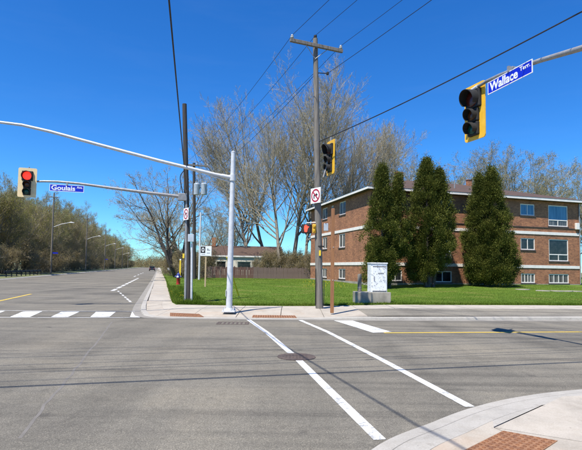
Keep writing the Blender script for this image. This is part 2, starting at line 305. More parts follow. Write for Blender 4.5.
# crosswalk guide lines, stop bar, yellow line
strip('crosswalk_line', [G(*p) for p in ((248, 319.5), (267, 332.7), (297, 358.5), (340, 401), (380, 440))], .125, M_WHITE, .004, road)
strip('crosswalk_line', [G(*p) for p in ((298.5, 319.5), (327.7, 332), (382, 360), (430, 385.5), (470, 407))], .125, M_WHITE, .004, road)
part('stop_bar', MB().poly([(*G(*p).xy, .004) for p in ((332, 320), (373, 332.8), (392, 332.2), (350, 320))]), M_WHITE, road)
y0, y1 = G(384, 333), G(581, 332); strip('centre_line', [y0, y1, y1+(y1-y0)*6], .11, M_YEL, .0045, road)
for q in (((10, 317), (30, 317), (42.4, 311.4), (23.4, 311.4)), ((51, 317), (68, 317), (79.7, 311.8), (61.4, 311.8)), ((90.4, 317), (109.4, 317), (115.6, 312), (96, 312)), ((130, 317), (149.3, 317), (148.6, 312.2), (132, 312)), ((-29, 316.8), (-10, 316.8), (5, 311), (-14, 311))):
    part('zebra_bar', MB().poly([(*G(*p).xy, .004) for p in q]), M_WHITE, road)
strip('zebra_border', [G(-40, 310.2), G(60, 311.2), G(141, 311.6)], .09, M_WORN, .006, road); strip('zebra_border', [G(-40, 317.3), G(60, 317.7), G(140, 317.6)], .09, M_WORN, .006, road)
for s0 in (18.5,):
    strip('centre_line', [ST(s0, LE/2+.75), ST(s0+(9.2 if s0 < 20 else 6), LE/2+.75)], .13, M_YEL, .004, road)
for k in range(9):
    a = 31+k*3.6; strip('lane_dash', [ST(a, -2.75+k*.03), ST(a+2.5, -2.73+k*.03)], .24, M_WORN, .004, road)
for k in range(6):
    a = G(118+k*2.2, 291+k*1.9); strip('taper_dash', [a, a+(G(120, 293)-G(118, 291))*.45], .1, M_WORN, .0045, road)
for s0 in (70, 82, 94, 106): strip('lane_dash', [ST(s0, -3.4), ST(s0+6, -3.4)], .18, M_WORN, .004, road)
def crack(pts, wd):
    out = []
    for a, b in zip(pts[:-1], pts[1:]):
        a, b = G(*a), G(*b)
        for k in range(7): q = a.lerp(b, k/7); out.append(q+Vector((rng.normal(0, .012), rng.normal(0, .012), 0)))
    strip('sealed_crack', out, wd, M_SEAL, .0015, road)
crack([(112, 322), (95, 345), (72, 375), (45, 405), (14, 446)], .035)
# manhole on the crosswalk line
mp = G(296.5, 357); mh = thing('manhole_cover', 'round rusty manhole cover in the road on the crosswalk line', 'manhole', (mp.x, mp.y, .0))
part('rim', MB().lathe([(.30, .001), (.345, .001), (.345, .009), (.30, .009)], 28), M_IRON, mh); cov = part('lid', MB().lathe([(.0, .001), (.297, .001), (.297, .007), (.0, .007)], 28), M_IRON, mh)
mb = MB()
for i in range(-4, 5):
    for j in range(-4, 5):
        if i*i+j*j < 17: mb.box((i*.06, j*.06, .009), (.032, .032, .006))
tag(part('tread_studs', mb, M_IRON, mh), kind='stuff')
dp = G(233, 323.3); dr = thing('storm_drain', 'small iron storm drain grate in the road below the silver signal pole', 'drain', (dp.x, dp.y, 0), .05)
part('frame', MB().box((0, .28, .004), (.9, .05, .006)).box((0, -.28, .004), (.9, .05, .006)).box((.43, 0, .004), (.05, .5, .006)).box((-.43, 0, .004), (.05, .5, .006)), M_IRON, dr)
for k in range(7): part('bar', MB().box((-.36+k*.12, 0, .003), (.05, .51, .005)), M_IRON, dr)

# ------------------------------------------------------------------ far corner: kerb, pavement, lawn
CURB_PX = [(142.9, 304), (141.3, 308), (141.2, 312), (144.5, 315.6), (152, 317.2), (166, 317.9), (200, 318.2), (246, 318.8), (297, 319.2), (360, 319.8), (581, 320.5)]
CURB = [ST(700, -.45), ST(200, -.45), ST(90, -.47), ST(52, -.5), ST(34, -.55)]+[G(*p) for p in CURB_PX]; dd = (CURB[-1]-CURB[-2]).normalized(); CURB += [CURB[-1]+dd*12, CURB[-1]+dd*60]
def offset(pts, d):
    out = []
    for i, p in enumerate(pts):
        t = (pts[min(i+1, len(pts)-1)]-pts[max(i-1, 0)]).normalized(); out.append(p+Vector((-t.y, t.x, 0))*d)
    return out
CH = [1]*5+[1, .8, .5, .3, .22, .2, .2, .2, .25, .7, 1, 1, 1]
def sweep(name, pts, prof, mat, parent=None, hf=None):           # profile: (offset, z)
    rows = [offset(pts, o) for o, z in prof]; mb = MB(); n = len(pts)
    for i in range(n-1):
        for j in range(len(prof)-1):
            h0, h1 = (hf[i], hf[i+1]) if hf else (1, 1); mb.poly([(*rows[j][i].xy, prof[j][1]*h0), (*rows[j][i+1].xy, prof[j][1]*h1), (*rows[j+1][i+1].xy, prof[j+1][1]*h1), (*rows[j+1][i].xy, prof[j+1][1]*h0)])
    return part(name, mb, mat, parent)
pave = sweep('pavement', CURB, [(-.02, .004), (.0, .10), (.02, .115), (.16, .118), (.17, .0)], M_CURB, hf=CH); tag(pave, kind='structure')
sweep('gutter', CURB, [(-.30, .003), (-.28, .005), (-.02, .009)], M_GUT, pave)
# pavement bed (joint colour) between kerb and lawn
bed = MB(); inner = offset(CURB, .165)
GC = [ST(s, -.3) for s in (700, 200, 90, 52, 34)]
LW = -.30+1.02
bed.poly([(*p.xy, .012) for p in [ST(700, -.6+.3), ST(20, -.33)]+inner[7:]+[EDGE[-1]]+EDGE[::-1][1:]+[ST(22, .83), ST(700, .83)]])
part('pavement_bed', bed, M_JOINT, pave)
def slab(pts, z, mat, parent, name='slab', gap=.012, th=.05):
    c = sum((Vector((p[0], p[1], 0)) for p in pts), Vector())/len(pts); q = []
    for p in pts:
        e = Vector((p[0], p[1], 0)); e += (c-e).normalized()*gap*1.4; q.append(e)
    dz = rng.uniform(-.003, .003); n = len(q); zz = [(z(e) if callable(z) else z)+dz for e in q]
    mb = MB().add([(e.x, e.y, k-th) for e, k in zip(q, zz)]+[(e.x, e.y, k) for e, k in zip(q, zz)], [tuple(range(n-1, -1, -1)), tuple(range(n, 2*n))]+[(i, (i+1) % n, n+(i+1) % n, n+i) for i in range(n)])
    return part(name, mb, mat, parent)
# slabs along the avenue
s = 20.5
while s < 95:
    ln = 1.55 if s < 60 else 6
    slab([ST(s, -.37 if s > 30 else -.40), ST(s, .80), ST(s+ln, .80), ST(s+ln, -.37 if s > 30 else -.40)][::-1], .122, (M_CONC, M_CONC2)[int(rng.random() < .3)], pave); s += ln
slab([ST(s, -.29), ST(s, .80), ST(700, .80), ST(700, -.29)][::-1], .122, M_CONC, pave)
# slabs of the corner and along the cross street: columns across the whole depth, then a strip beside the lawn
def edge_at(t):   # t along lawn edge by x
    return Vector((t, float(np.interp(t, EX, EY)), 0))
CXs = np.array([p.x for p in inner[9:]]); CYs = np.array([p.y for p in inner[9:]])
def curb_at(t): return Vector((t, float(np.interp(t, CXs, CYs)), 0))
cl = [p for p in inner[5:13]]
CRV = [ST(20.5, -.29)]+inner[5:12]; CRV[-1] = curb_at(-3.1)
BCK = [ST(20.5, .80), ST(20.2, .78), ST(19.6, .74), ST(19.2, .70), Vector((-4.5, edge_at(-4.44).y+.2, 0)), Vector((-4.2, edge_at(-4.2).y, 0)), Vector((-3.7, edge_at(-3.7).y, 0)), edge_at(-3.1)]
def ramp_z(p):
    d = min((Vector((p.x, p.y, 0))-Vector((q.x, q.y, 0))).length for q in RIM); f = min(1, max(0, d/1.5)); a = .022+.098*f; u = float(smoothstep(.3, 3.2, p.x)); g_ = float(smoothstep(17.2, 19.6, p.y))*(p.x < -4)
    k = max(u, g_); return a*(1-k)+.12*k
RIM = []
for a_, b_ in zip(inner[5:-1], inner[6:]):
    RIM += [a_.lerp(b_, k/8) for k in range(8)]
for i in range(len(CRV)-1):
    if (CRV[i+1]-CRV[i]).length < .02: continue
    m0, m1 = CRV[i].lerp(BCK[i], .5), CRV[i+1].lerp(BCK[i+1], .5)
    slab([CRV[i], CRV[i+1], m1, m0], ramp_z, M_CONC2, pave, gap=.002, th=.1); slab([m0, m1, BCK[i+1], BCK[i]], ramp_z, M_CONC, pave, gap=.002, th=.1)
x = -3.1
while x < 1.1:
    x2 = x+1.4; a, b, c, d = curb_at(x), curb_at(x2), edge_at(x2), edge_at(x); mids = [a.lerp(d, .5), b.lerp(c, .5)]
    slab([a, b, mids[1], mids[0]], ramp_z, M_CONC2, pave, th=.1); slab([mids[0], mids[1], c, d], ramp_z, M_CONC, pave, th=.1); x = x2
while x < 45:
    x2 = x+1.5; a, b, c, d = curb_at(x), curb_at(x2), edge_at(x2), edge_at(x)
    slab([d.lerp(a, .40), c.lerp(b, .40), c, d], .122, M_CONC, pave)
    x = x2
xs = [1.1+.0]+[1.1+k*2.0 for k in range(1, 24)]
mb = MB()
for a, b in zip(xs[:-1], xs[1:]):
    p, q, r_, s_ = curb_at(a), curb_at(b), edge_at(b), edge_at(a); mb.poly([(*e.xy, max(.02, ramp_z(e)-.006)) for e in (p, q, r_.lerp(q, .41), s_.lerp(p, .41))])
part('asphalt_boulevard', mb, M_PATCH, pave)
def tactile(pts, z, parent, n1, n2, nm='tactile_plate'):
    p = [Vector((q[0], q[1], 0)) for q in pts]; zz = [(z(e)+.008 if callable(z) else z) for e in p]
    o = part(nm, MB().add([(e.x, e.y, k-.02) for e, k in zip(p, zz)]+[(e.x, e.y, k) for e, k in zip(p, zz)], [(3, 2, 1, 0), (4, 5, 6, 7), (0, 1, 5, 4), (1, 2, 6, 5), (2, 3, 7, 6), (3, 0, 4, 7)]), M_TACT, parent); mb = MB()
    for i in range(n1):
        for j in range(n2):
            u, v_ = (i+.5)/n1, (j+.5)/n2; c = p[0].lerp(p[1], u).lerp(p[3].lerp(p[2], u), v_); mb.lathe([(.018, 0), (.017, .004), (.011, .007)], 7, (c.x, c.y, (zz[0]*(1-u)+zz[1]*u)*(1-v_)+(zz[3]*(1-u)+zz[2]*u)*v_))
    tag(part('domes', mb, M_TACT2, o), kind='stuff'); return o
tactile([G(170, 315.6, .05), G(204, 316.4, .05), G(199, 314.0, .06), G(170, 313.0, .06)], ramp_z, pave, 18, 8)
tactile([G(252, 316.9, .05), G(297, 317.4, .05), G(295, 315.4, .06), G(253, 315, .06)], ramp_z, pave, 18, 6)

# lawn
nx, ny = 70, 46; ss = np.concatenate([np.linspace(0, 1, 60)**1.0*24-5.0, np.linspace(20, 85, 11)[1:]]); front = [(-4.85, 19.21)]
lv = []; colx = [EX[0]]+[float(x) for x in np.linspace(EX[1], 24, 58)]+[30, 40, 55, 80]
tt = np.concatenate([[0], np.geomspace(.25, 75, 44)])
for cx_ in colx:
    ey = float(np.interp(cx_, EX, EY))
    for t in tt: p = Vector((cx_, ey, 0))+D1*float(t); lv.append((p.x, p.y, lz(p)-(.04 if t == 0 else 0)))
nt_ = len(tt); lf = [(i*nt_+j, (i+1)*nt_+j, (i+1)*nt_+j+1, i*nt_+j+1) for i in range(len(colx)-1) for j in range(nt_-1)]
lawn = link('lawn', npmesh('lawn', lv, lf), M_LAWN, None, True); tag(lawn, kind='structure')
# side skirt of the lawn along the avenue pavement
# grass blades
def blades(n, xf, ymax, hmin, hmax, wd):
    u = rng.random(n)**1.0; x = xf[0]+(xf[1]-xf[0])*rng.random(n); ey = np.interp(x, EX, EY); t = (rng.random(n)**1.6)*ymax
    px = x+D1.x*t; py = ey+.02+D1.y*t; pz = lawn_z(px, py)-.01; a = rng.random(n)*6.283; h = hmin+(hmax-hmin)*rng.random(n)**2; lean = rng.normal(0, .35, (n, 2))*h[:, None]
    wx, wy = np.cos(a)*wd, np.sin(a)*wd; P0 = np.stack([px-wx, py-wy, pz], 1); P1 = np.stack([px+wx, py+wy, pz], 1); P2 = np.stack([px+lean[:, 0], py+lean[:, 1], pz+h], 1)
    return np.stack([P0, P1, P2], 1).reshape(-1, 3)
bv = np.concatenate([blades(230000, (EX[0], 26), 28, .02, .06, .010), blades(9000, (EX[0], EX[0]+1.6), 12, .1, .24, .012), blades(9000, (EX[0], 20), .25, .05, .14, .01)])
g = link('grass', npmesh('grass', bv, np.arange(len(bv)).reshape(-1, 3)), M_BLADE); tag(g, 'short green grass blades covering the lawn', 'grass', kind='stuff')
# dandelions
mb = MB()
for k in range(90):
    if k < 35: q = Vector((rng.uniform(-4.7, -3.6), 0, 0)); q.y = float(np.interp(q.x, EX, EY)); q += D1*rng.uniform(.3, 6)
    else: q = D(rng.uniform(303, 345) if k < 100 else rng.uniform(340, 580), 285, rng.uniform(30, 40))
    z = lz(q); mb.lathe([(.006, z), (.005, z+.09), (.022, z+.095), (.02, z+.11)], 6, (q.x, q.y, 0))
o = part('dandelions', mb, M_DAND); tag(o, 'yellow dandelions scattered over the lawn', 'dandelions', kind='stuff')

# ------------------------------------------------------------------ near corner
def bez(pts, n=30):
    out = []
    P = [pts[0]+(pts[0]-pts[1])]+list(pts)+[pts[-1]+(pts[-1]-pts[-2])]
    for i in range(1, len(P)-2):
        for k in range(n):
            t = k/n; a, b, c, d = P[i-1], P[i], P[i+1], P[i+2]; out.append(.5*((2*b)+(c-a)*t+(2*a-5*b+4*c-d)*t*t+(3*b-a-3*c+d)*t**3))
    return out+[pts[-1]]
NE0 = [Vector((-.9, -8, 0)), Vector((-.6, 0, 0)), Vector((.0, 2.8, 0)), G(371, 450), G(431, 423), G(472, 408), G(519, 397.3), G(582, 389.8), Vector((6.5, 7.15, 0)), Vector((16, 8.6, 0)), Vector((45, 12, 0))]
NE = bez(NE0, 8); NI = lambda k: bedin[k*8]
near = sweep('near_pavement', NE, [(0, .001), (-.015, .012), (-.17, .022), (-.175, .012)], M_CURB); tag(near, kind='structure')
sweep('kerb_apron', NE, [(-.178, .012), (-.182, .023), (-.45, .046), (-.455, .02)], M_CURB, near)
bedin = offset(NE, -.46); part('pavement_bed', MB().poly([(*p.xy, .026) for p in bedin+[Vector((45, -8, 0))]]), M_JOINT, near)
tA, tB, tC, tD = [G(*p, .05) for p in ((466, 450), (503, 431.3), (556, 441), (542, 450))]
ex = (tC-tB); ex.z = 0; ey_ = (tA-tB); ey_.z = 0; ey_ = ey_.normalized(); exn = ex.normalized(); tq = [tB, tB+exn*.46, tB+exn*.46+ey_*1.25, tB+ey_*1.25]
zn = .05; J0 = G(495, 427.5, zn); J1 = G(563, 396.5, zn); J2 = G(582, 441.5, zn); J3 = G(700, 463, zn)
def slabn(pts, mat): return slab(pts, zn, mat, near, gap=0, th=.03)
NB = lambda a, b: [bedin[k] for k in range(a, b+1)]
slabn([J0]+[J2, J3, Vector((9, 5.2, 0)), Vector((9, 7.05, 0))]+NB(57, 64)[::-1][4:]+[J1], M_CONC)
slabn([J1+Vector((-.01, .012, 0))]+NB(36, 57)[::-1]+[J0+Vector((-.012, .012, 0))], M_CURB)
slabn([tB+Vector((-.012, .0, 0)), J0+Vector((-.015, -.005, 0))]+NB(22, 36)[::-1]+[tq[3]+Vector((-.012, .0, 0))], M_CONC2)
slabn([J0+Vector((0, -.014, 0)), tB+Vector((.0, .012, 0)), tq[1]+Vector((.012, .012, 0)), tq[2]+Vector((.012, 0, 0)), Vector((4.6, 1.8, 0)), J3+Vector((0, -.02, 0)), J2+Vector((0, -.014, 0))], M_CONC2)
slabn(NB(2, 21)+[tq[3]+Vector((0, -.012, 0)), tq[2]+Vector((0, -.012, 0)), Vector((4.6, 1.78, 0)), Vector((9, 5.1, 0)), Vector((14, -7.5, 0))], M_CONC)
tactile(tq[::-1], .056, near, 8, 20)

# left verge + kerb of the avenue
vg = MB(); vs_ = [ST(s, LE-1.9, 0) for s in (-40, 20, 60, 120, 300, 900)]
vp = []
for s_ in (-40, 10, 30, 45, 60, 75, 90, 120, 160, 220, 300, 500, 900):
    vp.append([(*ST(s_, LE).xy, .01), (*ST(s_, LE-.15).xy, .13), (*ST(s_, LE-3).xy, .2), (*ST(s_, LE-40).xy, .6)])
kb = MB(); gv = MB()
for a, b in zip(vp[:-1], vp[1:]):
    kb.poly([a[0], b[0], b[1], a[1]]); gv.poly([a[1], b[1], b[2], a[2]]); gv.poly([a[2], b[2], b[3], a[3]])
o = part('verge', gv, M_VERGE); tag(o, kind='structure'); part('kerb', kb, M_CURB, o)
o.data.materials.clear(); o.data.materials.append(pm('grassy_verge', (.10, .13, .03), (.16, .14, .07), .8, .95, .4))
# ------------------------------------------------------------------ apartment building
WC = D(368, 190.3, 34)+(D1+D2)*.45; WC.z = 0
bld = thing('apartment_building', 'three storey brown brick apartment block with white bands and brown hip roof', 'building', WC, ANG)
BW, BD, BH, Z0 = 19.65, 14.2, 7.56, .3
FR = [(13.5, 14.95, 6.27, 7.22), (16.35, 18.4, 5.47, 7.25), (13.5, 14.93, 3.41, 4.37), (16.35, 18.4, 2.53, 4.37), (13.5, 14.9, .68, 1.45), (16.3, 18.4, .67, 1.44),
      (2.1, 2.65, 3.48, 4.45), (1.5, 2.62, .75, 1.57), (5.4, 6.95, 2.55, 4.3), (5.3, 6.95, .68, 1.55), (5.4, 6.95, 5.45, 7.2), (2.1, 2.65, 6.3, 7.25), (9.2, 10.6, 3.41, 4.37), (9.2, 10.6, 6.27, 7.22), (9.2, 10.6, .7, 1.5)]
SD = [(9.35, 10.7, 6.29, 7.38), (4.9, 6.3, 6.27, 7.4), (7.75, 8.3, 6.4, 7.35), (9.35, 10.6, 3.45, 4.56), (4.95, 6.35, 3.43, 4.6), (4.85, 6.37, .75, 1.6), (9.35, 10.6, .75, 1.6), (7.75, 8.3, 3.5, 4.5)]
def wall_holes(mb, W, Za, Zb, holes, tr, dep=.12):
    xs = sorted({0, W, *[h[0] for h in holes], *[h[1] for h in holes]}); zs = sorted({Za, Zb, *[h[2] for h in holes], *[h[3] for h in holes]})
    for a, b in zip(xs[:-1], xs[1:]):
        for c, d in zip(zs[:-1], zs[1:]):
            mx, mz = (a+b)/2, (c+d)/2
            if any(h[0] < mx < h[1] and h[2] < mz < h[3] for h in holes): continue
            mb.poly([tr(a, 0, c), tr(b, 0, c), tr(b, 0, d), tr(a, 0, d)])
    for h in holes:
        for (p, q) in (((h[0], h[2]), (h[1], h[2])), ((h[1], h[2]), (h[1], h[3])), ((h[1], h[3]), (h[0], h[3])), ((h[0], h[3]), (h[0], h[2]))):
            mb.poly([tr(p[0], 0, p[1]), tr(p[0], dep, p[1]), tr(q[0], dep, q[1]), tr(q[0], 0, q[1])])
tf = lambda u, d, z: (u, d, z); tsd = lambda u, d, z: (d, u, z)
mb = MB(); wall_holes(mb, BW, Z0, BH, FR, tf); part('front_wall', mb, M_BRICK, bld)
mb = MB(); wall_holes(mb, BD, Z0, BH, SD, tsd); part('side_wall', mb, M_BRICK, bld)
part('rear_wall', MB().poly([(BW, .0, Z0), (BW, BD, Z0), (BW, BD, BH), (BW, 0, BH)]).poly([(BW, BD, Z0), (0, BD, Z0), (0, BD, BH), (BW, BD, BH)]), M_BRICK, bld)
part('foundation', MB().box((BW/2, BD/2, .3), (BW+.05, BD+.05, .62)), M_BASE, bld)
for zc in (4.84, 2.03):
    part('white_band', MB().box((BW/2, -.012, zc), (BW+.09, .06, .24)), M_TRIM, bld); part('white_band', MB().box((-.012, BD/2+.02, zc), (.06, BD, .24)), M_TRIM, bld)
part('ledge', MB().box((BW/2, -.015, 5.32), (BW, .05, .05)), M_SILL, bld)
def window(h, tr, style, sdir):
    x0, x1, z0, z1 = h; fw_ = .075; mb = MB(); y0, y1 = .03, .10
    def bar(a, b, c, d, ya=y0, yb=y1):
        vs = [tr(a, ya, c), tr(b, ya, c), tr(b, ya, d), tr(a, ya, d), tr(a, yb, c), tr(b, yb, c), tr(b, yb, d), tr(a, yb, d)]
        return vs, [(0, 1, 2, 3), (7, 6, 5, 4), (0, 4, 5, 1), (1, 5, 6, 2), (2, 6, 7, 3), (3, 7, 4, 0)]
    mb.add(*bar(x0, x1, z0, z0+fw_)); mb.add(*bar(x0, x1, z1-fw_, z1)); mb.add(*bar(x0, x0+fw_, z0+fw_, z1-fw_)); mb.add(*bar(x1-fw_, x1, z0+fw_, z1-fw_))
    panes = []; xm = (x0+x1)/2; a, b, c, d = x0+fw_, x1-fw_, z0+fw_, z1-fw_
    if style == 'big':
        zm = z0+(z1-z0)*.30; mb.add(*bar(a, b, zm-.04, zm+.04)); mb.add(*bar(xm-.03, xm+.03, c, zm-.04)); panes = [(a, b, zm+.04, d), (a, xm-.03, c, zm-.04), (xm+.03, b, c, zm-.04)]
    elif style == 'four':
        q = (b-a)/4
        for k in (1, 2, 3): mb.add(*bar(a+k*q-.025, a+k*q+.025, c, d))
        panes = [(a+k*q+(.025 if k else 0), a+(k+1)*q-(.025 if k < 3 else 0), c, d) for k in range(4)]
    elif style == 'two':
        mb.add(*bar(xm-.03, xm+.03, c, d)); panes = [(a, xm-.03, c, d), (xm+.03, b, c, d)]
    else: panes = [(a, b, c, d)]
    w_ = part('window', mb, M_TRIM, bld)
    for i, (pa, pb, pc, pd) in enumerate(panes):
        gm = {'blue': M_GL_BLUE, 'dark': M_GL_DARK, 'curt': M_GL_CURT}[sdir if not (sdir == 'blue' and style == 'big' and i) else 'curt']
        part('pane', MB().add(*bar(pa, pb, pc, pd, .06, .075)), gm, w_)
    part('sill', MB().add(*bar(x0-.06, x1+.06, z0-.09, z0-.003, -.05, .1)), M_SILL, w_)
ST_F = ['two', 'big', 'two', 'big', 'four', 'four', 'one', 'two', 'big', 'two', 'big', 'one', 'two', 'two', 'two']; GL_F = ['blue', 'blue', 'dark', 'dark', 'curt', 'curt', 'curt', 'dark', 'blue', 'dark', 'blue', 'blue', 'dark', 'dark', 'dark']
for h, s_, g_ in zip(FR, ST_F, GL_F): window(h, tf, s_, g_)
for i, h in enumerate(SD): window(h, tsd, 'one' if h[1]-h[0] < .8 else 'two', ('dark', 'dark', 'curt', 'curt', 'curt', 'curt', 'curt', 'dark')[i])
# roof: soffit, fascia, hip
OV = .45; e0, e1, f0, f1 = -OV, BW+OV, -OV, BD+OV; rz_ = 10.0; hy = (f1-f0)/2; my = (f0+f1)/2; zt = BH+.16
part('soffit', MB().box(((e0+e1)/2, my, BH+.01), (e1-e0-.06, f1-f0-.06, .05)), M_SILL, bld)  # soffit coloured dark to cut bounce and deepen the eave shade
part('fascia', MB().box(((e0+e1)/2, f0, BH+.085), (e1-e0+.04, .04, .19)).box(((e0+e1)/2, f1, BH+.085), (e1-e0+.04, .04, .19)).box((e0, my, BH+.085), (.04, f1-f0-.04, .19)).box((e1, my, BH+.085), (.04, f1-f0-.04, .19)), M_TRIM, bld)
A, B, C_, D_ = (e0-.04, f0-.04, zt+.025), (e1+.04, f0-.04, zt+.025), (e1+.04, f1+.04, zt+.025), (e0-.04, f1+.04, zt+.025); R1, R2 = (e0+hy, my, rz_), (e1-hy, my, rz_)
rf = part('roof', MB().add([A, B, C_, D_, R1, R2], [(0, 1, 5, 4), (1, 2, 5), (2, 3, 4, 5), (3, 0, 4)]), M_SHING, bld)
part('chimney', MB().box((5.6, my-1.2, 9.75), (.55, .45, 1.2)).box((5.6, my-1.2, 10.37), (.65, .55, .08)), M_BRICK, rf, bevel=.01)
part('chimney', MB().box((13.2, my-.9, 9.75), (.4, .4, 1.0)).box((13.2, my-.9, 10.27), (.48, .48, .06)), M_BRICK, rf, bevel=.01)
for vx, vy in ((9, 2.5), (13.5, 4)): part('roof_vent', MB().tube([(vx, vy, 8.3), (vx, vy, 9.3+.12*vy-.3)], .06), M_DULL, rf)
dish = part('meter_box', MB().box((BW-.35, -.09, 5.55), (.34, .2, .55)), M_TRIM, bld, bevel=.02)
part('downpipe', MB().tube([(BW-.09, -.07, BH), (BW-.09, -.07, .6)], .045, 8), M_DULL, bld)
# flagstones on the lawn by the building
for k, (x, y) in enumerate(((543, 289.2), (556, 290.0), (566, 291.2), (574, 290.6), (522, 287.2))):
    p = D(x, y, 31+k*.2); p.z = lz(p); o = part('stepping_stone', MB().prism([(math.cos(a)*rng.uniform(.35, .6), math.sin(a)*rng.uniform(.25, .4)) for a in np.arange(0, 6.2, .8)], -.05, .045), M_CONC); o.location = p
    tag(o, ('pale stepping stone in the lawn, leftmost of the four by the right windows', 'pale stepping stone in the lawn, second from left near the right windows', 'pale stepping stone in the lawn, nearest the pavement at right', 'pale stepping stone in the lawn, closest to the right picture edge', 'pale stone lying in the grass at the foot of the right cedar')[k], 'stone', 'stones in the lawn')

# ------------------------------------------------------------------ traffic signals
def signal(name, label, loc, face, scale, plate_mat, lit=None, W=.52):
    t = thing(name, label, 'traffic light', loc, math.atan2(face[1], face[0])+math.pi/2, 'traffic lights'); t.scale = (scale,)*3
    # local: front is -y, origin at the plate centre
    bm = MB(); Hh = 1.06; r = .05; pts = []
    for cx_, cz, a0 in ((W/2-r, Hh/2-r, 0), (-W/2+r, Hh/2-r, 90), (-W/2+r, -Hh/2+r, 180), (W/2-r, -Hh/2+r, 270)):
        for a in (0, 30, 60, 90): q = math.radians(a0+a); pts.append((cx_+r*math.cos(q), cz+r*math.sin(q)))
    n = len(pts); bm.add([(p[0], .0, p[1]) for p in pts]+[(p[0], .02, p[1]) for p in pts], [tuple(range(n))]+[tuple(range(2*n-1, n-1, -1))]+[(i, n+i, n+(i+1) % n, (i+1) % n) for i in range(n)])
    part('backplate', bm, plate_mat, t)
    zc = .42
    for i, (hh, ww, lr) in enumerate(((.36, .36, .15), (.26, .25, .10), (.26, .25, .10))):
        z = zc-hh/2; h = part('housing', MB().box((0, .018, z), (ww, .155, hh-.008)), M_BLACK, t, bevel=.02, label=None)
        lm = (M_RED if lit == 0 else M_LENSD, M_LENSA, M_LENSG)[i]
        rot = Matrix.Rotation(math.radians(90), 3, 'X')
        part('lens', MB().lathe([(lr, 0), (lr*.95, .015), (lr*.6, .03), (.001, .036)], 20, (0, -.058, z), rot), lm, h, True)
        vb = MB(); na = 22; vl = .20 if i == 0 else .15
        for k in range(na+1):
            a = math.radians(-38+k*(256/na)); fr = .45+.55*max(0, math.sin(a)*.5+.5)
            for rr in (lr+.012, lr+.022):
                vb.v.append((math.cos(a)*rr, -.061, z+math.sin(a)*rr)); vb.v.append((math.cos(a)*rr, -.061-vl*fr, z+math.sin(a)*rr-vl*fr*.12))
        for k in range(na):
            o4 = k*4; n4 = o4+4
            vb.f += [(o4, n4, n4+1, o4+1), (o4+3, n4+3, n4+2, o4+2), (o4+1, n4+1, n4+3, o4+3), (o4, o4+2, n4+2, n4)]
        vb.f += [(0, 1, 3, 2), (na*4, na*4+2, na*4+3, na*4+1)]
        part('visor', vb, M_BLACK, h, True); zc -= hh
    part('hanger', MB().tube([(0, .18, -.2), (0, .18, .60)], .022).box((0, .16, .2), (.08, .08, .06)).box((0, .16, -.12), (.08, .08, .06)), M_DULL, t); return t
def street_sign(label, c, dirv, L, Hh, big, small, split, group):
    t = thing('street_name_sign', label, 'street sign', c, math.atan2(dirv[1], dirv[0]), group)
    part('sign_face', MB().box((0, 0, 0), (L-.03, .010, Hh-.03)), M_BLUE, t); part('border', MB().box((0, .0, Hh/2-.008), (L, .014, .016)).box((0, .0, -Hh/2+.008), (L, .014, .016)).box((L/2-.008, 0, 0), (.016, .014, Hh-.032)).box((-L/2+.008, 0, 0), (.016, .014, Hh-.032)), M_SWHITE, t)
    f = t.children[0]; xs_ = -L/2+split*L
    fit_text(big, -L/2+.06, xs_, -Hh*.34, Hh*.38, f, M_SWHITE, -.0065); fit_text(small, xs_+.05, L/2-.05, Hh*.04, Hh*.37, f, M_SWHITE, -.0065)
    part('clamp', MB().box((0, 0, Hh/2+.05), (.05, .05, .12)), M_DULL, t); return t
def turn_sign(label, c, face, size, flip):
    t = thing('no_turn_sign', label, 'road sign', c, math.atan2(face[1], face[0])+math.pi/2, 'no turn signs'); hs_ = size/2
    part('panel', MB().box((0, 0, 0), (size, .006, size)), M_SWHITE, t, bevel=.002)
    def flat(pts, y): return ([(p[0], y, p[1]) for p in pts], [tuple(range(len(pts)))])
    mb = MB(); n = 32; ro, ri = size*.43, size*.33
    for k in range(n):
        a, b = 2*math.pi*k/n, 2*math.pi*(k+1)/n; mb.add(*flat([(ri*math.cos(a), ri*math.sin(a)), (ro*math.cos(a), ro*math.sin(a)), (ro*math.cos(b), ro*math.sin(b)), (ri*math.cos(b), ri*math.sin(b))], -.0075))
    part('ring', mb, M_SRED, t); q = size
    ar = [(-.20*q, -.2*q), (-.10*q, -.2*q), (-.10*q, -.02*q), (.04*q, -.02*q), (.04*q, -.10*q), (.22*q, .04*q), (.04*q, .18*q), (.04*q, .09*q), (-.14*q, .09*q), (-.20*q, .03*q)]
    if flip: ar = [(-x, z) for x, z in ar][::-1]
    part('arrow', MB().add(*flat(ar, -.0055)), M_BLACK, t); wv = size*.045; a = math.radians(-45 if not flip else -135); c_, s_ = math.cos(a), math.sin(a)
    part('slash', MB().add(*flat([(-ri*c_-wv*s_, -ri*s_+wv*c_), (-ri*c_+wv*s_, -ri*s_-wv*c_), (ri*c_+wv*s_, ri*s_-wv*c_), (ri*c_-wv*s_, ri*s_+wv*c_)], -.0095)), M_SRED, t)
    part('mounting', MB().box((0, .04, .1*size), (.04, .08, .03)).box((0, .04, -.3*size), (.04, .08, .03)), M_DULL, t); return t
def rel(t, *pts): return [Vector(p)-t.location for p in pts]
def arc_pts(a, b, sag, n=14):
    a, b = Vector(a), Vector(b); return [a.lerp(b, i/n)+Vector((0, 0, -4*sag*(i/n)*(1-i/n))) for i in range(n+1)]

